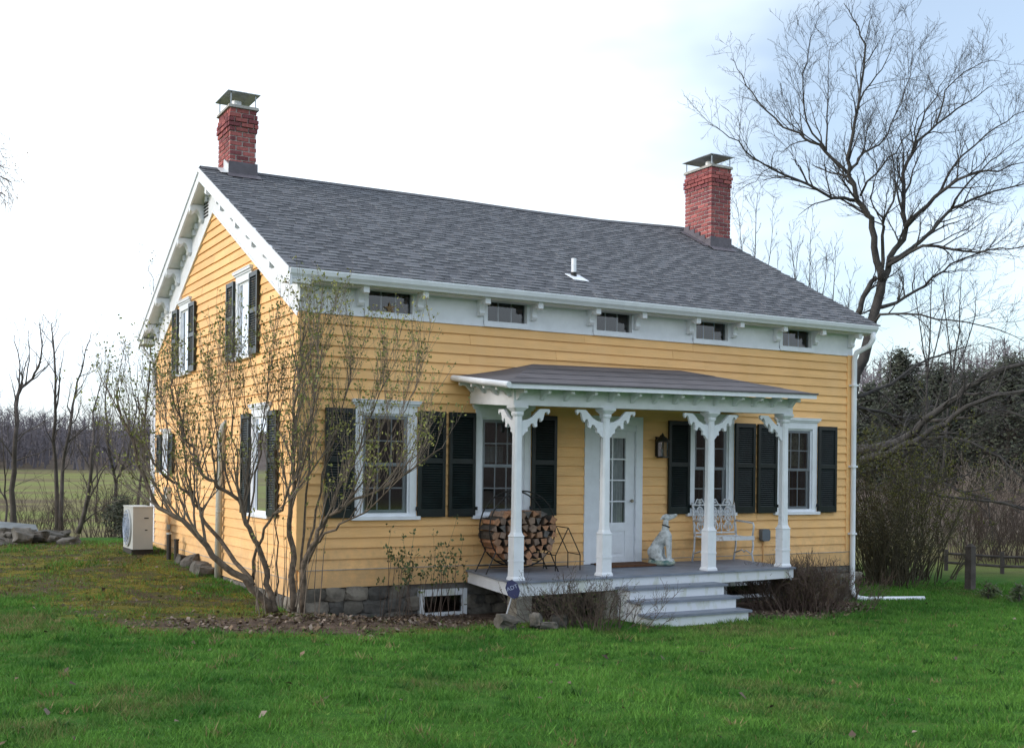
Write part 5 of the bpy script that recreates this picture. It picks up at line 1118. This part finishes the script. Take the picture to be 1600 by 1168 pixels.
# --- the big bare tree behind the house
T = Tree(301, .0046); DT = 33.0
def lim(pts, r0, r1, dd=0.0, n=8, bow=0.0):
    m_ = len(pts) - 1
    return T.limb([at(x, y, DT + dd * (i / m_) + bow * math.sin(math.pi * i / m_)) for i, (x, y) in enumerate(pts)], r0 * (.6 if pts[0][1] < 600 or dd == 0 else 1.1), r1 * (.58 if dd == 0 else .5 if pts[0][1] < 600 else 1.1), n, wob=.03)
big = [([(1285, 850), (1298, 790), (1312, 715), (1328, 640), (1347, 560), (1366, 500), (1378, 440)], .36, .22, 0),
 ([(1378, 440), (1367, 385), (1362, 345), (1341, 314), (1329, 275), (1327, 230), (1339, 168), (1353, 91), (1339, 43), (1321, 8)], .19, .018, -1.0),
 ([(1341, 314), (1319, 311), (1262, 287), (1224, 271), (1176, 244), (1142, 215), (1109, 192)], .10, .015, -1.6),
 ([(1329, 275), (1291, 235), (1258, 214), (1224, 196), (1185, 158), (1160, 120), (1142, 91)], .09, .014, 1.0),
 ([(1291, 235), (1262, 192), (1252, 129), (1262, 90), (1271, 53)], .055, .012, -1.0), ([(1291, 235), (1293, 180), (1295, 129), (1300, 62)], .05, .012, 1.5),
 ([(1224, 271), (1205, 262), (1168, 290), (1150, 300)], .03, .010, 1), ([(1262, 287), (1250, 262), (1238, 245)], .05, .02, -.5),
 ([(1331, 262), (1350, 240), (1377, 225), (1400, 180), (1420, 120), (1428, 60)], .07, .012, 1.8), ([(1339, 168), (1362, 130), (1385, 95), (1398, 50)], .05, .010, -1.2),
 ([(1345, 305), (1358, 285), (1386, 249), (1420, 210), (1432, 165)], .07, .012, -1.8),
 ([(1378, 440), (1391, 407), (1415, 354), (1410, 287), (1425, 239), (1463, 192), (1511, 163), (1549, 134)], .18, .016, 1.5),
 ([(1425, 239), (1440, 190), (1462, 150), (1482, 110)], .06, .012, -1.5), ([(1415, 354), (1463, 307), (1511, 273), (1559, 266), (1610, 250)], .12, .018, -1.2),
 ([(1463, 307), (1490, 262), (1540, 211), (1588, 182), (1620, 160)], .075, .013, 2.0), ([(1463, 192), (1480, 140), (1520, 105), (1560, 95)], .05, .012, 1),
 ([(1391, 407), (1444, 374), (1487, 326), (1535, 307), (1597, 287), (1640, 280)], .13, .018, 1.6), ([(1386, 415), (1444, 386), (1511, 393), (1560, 388), (1620, 382)], .10, .018, -2.0),
 ([(1487, 326), (1520, 280), (1560, 240), (1600, 215)], .06, .012, -1.4), ([(1372, 480), (1400, 472), (1444, 445), (1487, 412), (1540, 392), (1588, 355)], .11, .015, 2.2),
 ([(1362, 505), (1391, 489), (1463, 498), (1535, 508), (1600, 530)], .08, .015, -2.0), ([(1340, 490), (1352, 462), (1370, 432)], .13, .12, .0), ([(1320, 520), (1330, 500), (1340, 490)], .10, .13, .5),
 ([(1377, 426), (1380, 364), (1382, 342), (1398, 300), (1396, 250), (1380, 205)], .10, .014, -.8), ([(1382, 342), (1360, 310), (1372, 270), (1362, 225)], .05, .012, 1.0),
 ([(1312, 712), (1345, 702), (1379, 697), (1424, 681), (1444, 656), (1494, 619), (1543, 586), (1620, 558)], .17, .05, -2.5),
 ([(1310, 735), (1337, 724), (1370, 714), (1416, 693), (1477, 660), (1527, 627), (1620, 606)], .15, .04, -3.5),
 ([(1330, 745), (1380, 735), (1424, 737), (1473, 755), (1527, 775), (1620, 798)], .07, .02, -3.5), ([(1310, 760), (1380, 766), (1444, 767), (1543, 783), (1620, 800)], .055, .02, -4.5),
 ([(1325, 640), (1337, 636), (1380, 645), (1436, 654)], .06, .03, 1.5), ([(1416, 690), (1480, 682), (1540, 700), (1600, 745)], .06, .018, -3.0), ([(1444, 656), (1500, 655), (1560, 640), (1610, 660)], .06, .018, -3), ([(1494, 619), (1540, 612), (1590, 622)], .05, .018, -3.2), ([(1335, 620), (1390, 600), (1450, 560), (1520, 540)], .06, .015, 3)]
lq = []
for pts, r0, r1, dd in big:
    lq.append(lim(pts, r0, r1, dd))
for i, (Q, rad) in enumerate(lq):
    if i == 0: continue
    low = i >= 25
    T.twigs(Q, rad, 2, 3.7 if not low else 2.9, 1.5 if not low else 1.5, ang=.75, up=.22 if not low else .0, t0=.18, gn=.2)
plant('bare_tree', T, at(1285, 850, DT), 'huge bare spreading tree rising behind the right end of the house', 'tree', M['bark'])
# --- bare trees at the left field edge
def btree(seed, polys, d, lab, bark='bark_dark', minr=.0035, lev=2, cnt=2.7, lf=1.0, up=.35, grp='bare trees along the field edge', cat='tree', name='bare_tree', t0=.25, leafm=None):
    T = Tree(seed, minr)
    for pts, r0, r1 in polys:
        m_ = len(pts) - 1; Q, rad = T.limb([at(x, y, d + T.r.uniform(-.25, .25) * min(i, 3)) for i, (x, y) in enumerate(pts)], r0 * .46, r1 * .4, 7, wob=.02); T.twigs(Q, rad, lev, cnt, lf, ang=.7, up=up, t0=t0, gn=.17)
    b0 = at(*polys[0][0][0], d)
    if leafm: T.leaves(1, .06, .05)
    return plant(name, T, b0, lab, cat, M[bark], leafm and M[leafm], grp)
btree(311, [([(24, 830), (18, 764), (25, 684), (27, 617), (50, 593), (63, 557), (62, 505)], .19, .03), ([(27, 617), (30, 570), (22, 520)], .06, .02), ([(25, 690), (45, 672), (75, 655)], .05, .02), ([(24, 720), (50, 712), (80, 700)], .04, .015), ([(40, 600), (45, 560), (44, 515)], .05, .015)], 30, 'dark leaning bare tree nearest the left edge of the picture')
btree(312, [([(90, 828), (86, 720), (87, 623), (83, 537), (80, 505)], .15, .02), ([(87, 640), (95, 590), (98, 545)], .06, .012)], 30.5, 'slim upright bare tree sharing a base with its right neighbour')
btree(313, [([(95, 828), (97, 737), (107, 677), (117, 613), (130, 567), (142, 518)], .14, .018), ([(107, 690), (130, 672), (158, 660)], .06, .015), ([(97, 737), (115, 700), (118, 660)], .04, .012)], 30.2, 'slanting bare tree leaning right out of the twin base')
btree(314, [([(122, 832), (137, 777), (143, 710), (148, 643), (160, 590)], .16, .02), ([(135, 790), (152, 755), (170, 725)], .07, .02), ([(128, 818), (150, 800), (168, 785)], .06, .015), ([(140, 760), (160, 730), (185, 700)], .05, .015)], 29, 'forked bare tree leaning right left of the heat pump')
btree(315, [([(178, 815), (181, 756), (167, 683), (165, 620), (170, 560)], .13, .018), ([(181, 756), (195, 725), (205, 690), (212, 640), (215, 570)], .10, .015), ([(190, 735), (225, 718), (260, 715)], .05, .015)], 31, 'two-stemmed bare tree close behind the heat pump')
btree(316, [([(8, 820), (10, 770), (6, 700), (2, 640)], .08, .015), ([(9, 780), (-8, 740), (-16, 690)], .04, .012)], 31.5, 'thin bare sapling cut by the left edge of the picture')
btree(317, [([(215, 815), (222, 700), (232, 600), (236, 520), (240, 450), (232, 415)], .10, .015), ([(225, 660), (205, 600), (200, 540)], .05, .012), ([(222, 700), (228, 620), (215, 560)], .04, .012)], 34, 'slender bare tree with a few leaves beside the gable eave', leafm='bud')
btree(318, [([(150, 815), (152, 730), (155, 650), (165, 585)], .06, .012)], 36, 'thin pale sapling in the field behind the forked tree')
# tree outside the left edge whose hanging branch tips show at the upper left
T = Tree(320, .004); b0 = Vector((-14.5, 5.5, 0)); b0.z = gz1(b0.x, b0.y); hd = 22.0
Q, rad = T.limb([b0, b0 + Vector((.2, .1, 3)), b0 + Vector((.1, .2, 6)), b0 + Vector((.4, .1, 9.5))], .28, .08, 9)
for (x_, y_) in ((6, 262), (18, 285), (-5, 205), (8, 305), (0, 235)):
    tgt = at(x_, y_, hd); mid = Vector((b0.x, b0.y, tgt.z + 1.2)); Q, rad = T.limb([b0 + Vector((.2, .1, 6.5)), mid.lerp(tgt, .5) + Vector((0, 0, 1.0)), tgt], .07, .012, 6); T.twigs(Q, rad, 2, 3.0, .75, ang=.8, up=-.35, t0=.7, gn=.15)
T.leaves(1, .035, .03)
plant('overhanging_tree', T, b0, 'tree beyond the left edge with fine drooping twigs at upper left', 'tree', M['twig_grey'], M['starfish'])
# --- right background trees
for k, (px_, top, d, lab) in enumerate([(1178, 300, 52, 'distant bare tree showing over the roof right of the chimney'), (1262, 355, 50, 'distant bare tree showing over the middle of the right roof slope'), (1300, 400, 48, 'distant bare tree just left of the big tree trunk'), (1452, 400, 50, 'tall thin bare tree in the middle of the right woods'), (1497, 420, 45, 'slanting thin bare tree above the evergreens'), (1240, 380, 56, 'small distant bare tree low over the roof edge')]):
    rr = random.Random(330 + k); y_ = 745; a = rr.uniform(-14, 26)
    btree(330 + k, [([(px_ - a, y_), (px_ - a * .6, y_ - (y_ - top) * .35), (px_, y_ - (y_ - top) * .7), (px_ + 6, top)], .16, .02), ([(px_ - a * .5, y_ - (y_ - top) * .45), (px_ + 20, y_ - (y_ - top) * .7), (px_ + 30, y_ - (y_ - top) * .9)], .09, .015), ([(px_ - a * .5, y_ - (y_ - top) * .5), (px_ - 18, y_ - (y_ - top) * .75), (px_ - 26, y_ - (y_ - top) * .95)], .08, .015)], d, lab, bark='bark', minr=.008, cnt=2.3, lf=1.25, grp='bare trees of the right woods', t0=.2)
for k, (px_, d, wid, hgt, lab) in enumerate([(1406, 72, 2.3, 9.0, 'rounded dark cedar left of the evergreen group'), (1462, 78, 3.4, 7.9, 'dark cedar in the middle of the evergreen group'), (1520, 76, 3.2, 7.6, 'low broad dark cedar right of the middle'), (1574, 70, 3.0, 8.4, 'dark cedar near the right edge of the picture'), (1625, 74, 2.6, 8.9, 'dark cedar at the right edge'), (1360, 80, 2.0, 7.0, 'small dark cedar beside the house corner')]):
    evergreen('cedar_tree', 350 + k, px_, d, wid, hgt + .3, lab, 'tree', 'cedars on the right slope', trunk=.2, n=9000, leaf=.24, base=gz1(*at(px_, 800, d).xy) - .2)
# --- far woods
T = Tree(360, .02); q = T.r
for k in range(1150):
    a = q.uniform(-32, 30); lft = a < 0; d = q.uniform(150, 200) if lft else q.uniform(92, 160)
    th = math.atan2(CF.x, CF.y) + R_(a); x_, y_ = CAM.x + d * math.sin(th), CAM.y + d * math.cos(th); z0 = gz1(x_, y_); h_ = q.uniform(4.2, 6.8) if lft else q.uniform(5, 8.5)
    b0 = Vector((x_, y_, z0)); tp = b0 + Vector((q.uniform(-.8, .8), q.uniform(-.8, .8), h_)); T.mb.tube([b0, b0.lerp(tp, .5) + T.rv() * .2, tp], [.14, .09, .02], 3, cap=False)
    for j in range(16):
        f = q.uniform(.12, .95); st = b0.lerp(tp, f); e_ = st + Vector((q.gauss(0, .9), q.gauss(0, .9), q.uniform(.3, 1.9))) * (1.2 - .5 * f); T.mb.tube([st, st.lerp(e_, .5) + T.rv() * .12, e_], [.05, .035, .012], 3, cap=False)
        for jj in range(2):
            s2 = st.lerp(e_, q.uniform(.3, .9)); T.mb.tube([s2, s2 + Vector((q.gauss(0, .6), q.gauss(0, .6), q.uniform(.1, 1.0)))], [.03, .012], 3, cap=False)
o = part('far_woods', T.mb, M['hazed_wood'], None); tag(o, 'grey-purple mass of bare woods along the field and slope', 'woods', kind='stuff')

# ================================================================== GRASS, LEAVES
nprng = np.random.default_rng(3)
def scatter(n, rmin, rmax, half, power):
    u = nprng.random(n); rr = (rmin ** power + u * (rmax ** power - rmin ** power)) ** (1 / power); a = math.atan2(CF.x, CF.y) + nprng.uniform(-half, half, n)
    return CAM.x + rr * np.sin(a), CAM.y + rr * np.cos(a), rr
def free(x, y):
    inh = (x > -.05) & (x < HL + .05) & (y > -.05) & (y < HW + .05); inp = (x > PX0 - .05) & (x < PX1 + .05) & (y > PY - .05) & (y < 0); ins = (x > SX0 - .06) & (x < SX1 + .06) & (y > -2.25) & (y < 0)
    return ~(inh | inp | ins)
def vnoise(x, y, s, seed=0):
    out_ = np.zeros(len(x)); r0 = np.random.default_rng(seed)
    for k in range(6):
        a = r0.uniform(0, 6.28); f = s * r0.uniform(.6, 1.9); out_ += np.sin((x * np.cos(a) + y * np.sin(a)) * f + r0.uniform(0, 6.28) + 1.3 * np.sin((x * np.sin(a) - y * np.cos(a)) * f * .7))
    return out_ / 6
def blades(name, x, y, rr, hmin, hmax, wid, colfn, lab, cat):
    n = len(x); z = gz(x, y) - .006; h_ = nprng.uniform(hmin, hmax, n) * (1 + .02 * rr) * np.clip(1 + .9 * vnoise(x, y, 5.5, 14) + .5 * vnoise(x, y, 14, 15), .35, 2.2); w = wid * (1 + .06 * rr) * nprng.uniform(.7, 1.3, n); a = nprng.uniform(0, 6.28, n); lx_, ly_ = nprng.normal(0, .55, n) * h_, nprng.normal(0, .55, n) * h_
    V = np.empty((n, 3, 3)); V[:, 0] = np.stack([x - np.cos(a) * w, y - np.sin(a) * w, z], -1); V[:, 1] = np.stack([x + np.cos(a) * w, y + np.sin(a) * w, z], -1); V[:, 2] = np.stack([x + lx_, y + ly_, z + h_], -1)
    me_ = np_mesh(name, V.reshape(-1, 3), np.arange(3 * n).reshape(-1, 3), M['grassm']); c = colfn(x, y, n); setcol(me_, np.repeat(c, 3, 0)); o = link(name, me_); tag(o, lab, cat, kind='stuff'); return o
M['grassm'] = vcol_mat('grass blades', .7, .25, transl=.3)
def lerp3(a, b_, t_): return np.array(a)[None] * (1 - t_[:, None]) + np.array(b_)[None] * t_[:, None]
def grasscol(x, y, n):
    t_ = np.clip(.5 + .7 * vnoise(x, y, 1.6, 1) + .55 * vnoise(x, y, 7, 2) + nprng.normal(0, .22, n), 0, 1); c = lerp3((.036, .128, .017), (.118, .268, .042), t_)
    dry = np.clip((vnoise(x, y, 1.3, 5) + .6 * vnoise(x, y, 5, 6) - .35) * 2.2, 0, 1) * (.5 + .4 * (x < -1)) ; dry = np.maximum(dry, .75 * np.exp(-(((x - 5.1) / .8) ** 2 + ((y + 3.0) / .9) ** 2))); dry = np.maximum(dry * nprng.random(n) * 1.5, nprng.random(n) < .03); dry = np.clip(dry, 0, 1)
    c = c * (1 - dry[:, None]) + np.array((.20, .17, .075))[None] * dry[:, None]
    return c * nprng.uniform(.75, 1.25, n)[:, None]
x, y, rr = scatter(620000, 5.2, 26, R_(33), 1.15)
mk = free(x, y) & (nprng.random(len(x)) > np.clip(mossmask(x, y) * 1.35 - .38 + .8 * vnoise(x, y, 2.2, 9), 0, .93)) & (nprng.random(len(x)) > np.clip(litmask(x, y) * 1.5 - .3, 0, .97))
blades('lawn_grass', x[mk], y[mk], rr[mk], .018, .05, .0032, grasscol, 'short green lawn grass in front of the house', 'grass')
xc, yc, rc = scatter(420, 5.5, 18, R_(33), 1.4); x = np.repeat(xc, 14) + nprng.normal(0, .035, 420 * 14); y = np.repeat(yc, 14) + nprng.normal(0, .035, 420 * 14); rr = np.repeat(rc, 14)
ck = np.repeat(nprng.random(420), 14)
def weedcol(x, y, n): return np.where(ck[mk][:, None] < .45, np.array((.035, .10, .02))[None], np.where(ck[mk][:, None] < .75, np.array((.15, .24, .05))[None], np.array((.22, .19, .085))[None])) * nprng.uniform(.75, 1.25, n)[:, None]
mk = free(x, y) & (mossmask(x, y) < .6)
blades('lawn_weeds', x[mk], y[mk], rr[mk], .03, .065, .006, weedcol, 'coarser weed and dry grass tufts dotted over the lawn', 'weeds')
def mosscol(x, y, n):
    t_ = np.clip(.5 + .6 * vnoise(x, y, 2.6, 21) + nprng.normal(0, .2, n), 0, 1); return lerp3((.085, .075, .038), (.165, .155, .03), t_) * nprng.uniform(.7, 1.3, n)[:, None]
x, y, rr = scatter(260000, 10, 27, R_(33), 1.2)
mk = free(x, y) & (nprng.random(len(x)) < mossmask(x, y) * (1 - .75 * litmask(x, y)))
blades('moss_grass', x[mk], y[mk], rr[mk], .008, .026, .004, mosscol, 'brownish moss and thin grass beside the gable', 'moss')
def leafstuff(name, x, y, size, lab, pal):
    n = len(x); z = gz(x, y) + nprng.uniform(.008, .03, n); a = nprng.uniform(0, 6.28, n); s = size * nprng.uniform(.5, 1.3, n); t1 = nprng.normal(0, .45, n); t2 = nprng.normal(0, .45, n)
    V = np.empty((n, 4, 3)); ca, sa = np.cos(a), np.sin(a)
    for k, (u, v) in enumerate(((-1, 0), (0, -.62), (1, 0), (0, .62))):
        V[:, k, 0] = x + s * (u * ca - v * sa); V[:, k, 1] = y + s * (u * sa + v * ca); V[:, k, 2] = z + s * (u * t1 + v * t2) + (s * .25 if k % 2 else 0)
    me_ = np_mesh(name, V.reshape(-1, 3), np.arange(4 * n).reshape(-1, 4), M['litterm']); P_ = np.array(pal); c = P_[nprng.integers(0, len(P_), n)] * nprng.uniform(.7, 1.25, n)[:, None]; setcol(me_, np.repeat(c, 4, 0)); o = link(name, me_); tag(o, lab, 'leaves', kind='stuff')
M['litterm'] = vcol_mat('dry leaves', .85, .2)
BR = [(.15, .112, .085), (.11, .08, .06), (.22, .175, .145), (.08, .058, .045), (.17, .12, .08)]
x, y, rr = scatter(60000, 10, 24, R_(33), 1.6); mk = free(x, y) & (nprng.random(len(x)) < np.clip(litmask(x, y) * .85 - .22 + .75 * vnoise(x, y, 3, 31) * litmask(x, y), 0, 1)); leafstuff('leaf_litter', x[mk], y[mk], .034, 'brown dead leaves heaped along the lawn edge and house foot', BR)
x, y, rr = scatter(9000, 12, 26, R_(33), 1.5); mk = free(x, y) & (nprng.random(len(x)) < mossmask(x, y) * .5 * np.clip(.4 + vnoise(x, y, 2.5, 33), 0, 1)); leafstuff('scattered_leaves', x[mk], y[mk], .03, 'dead leaf bits scattered over the mossy bank beside the gable', BR)
x, y, rr = scatter(260, 6, 22, R_(33), 1.5); mk = free(x, y); leafstuff('fallen_leaves', x[mk], y[mk], .033, 'single brown dead leaves scattered over the lawn', BR)
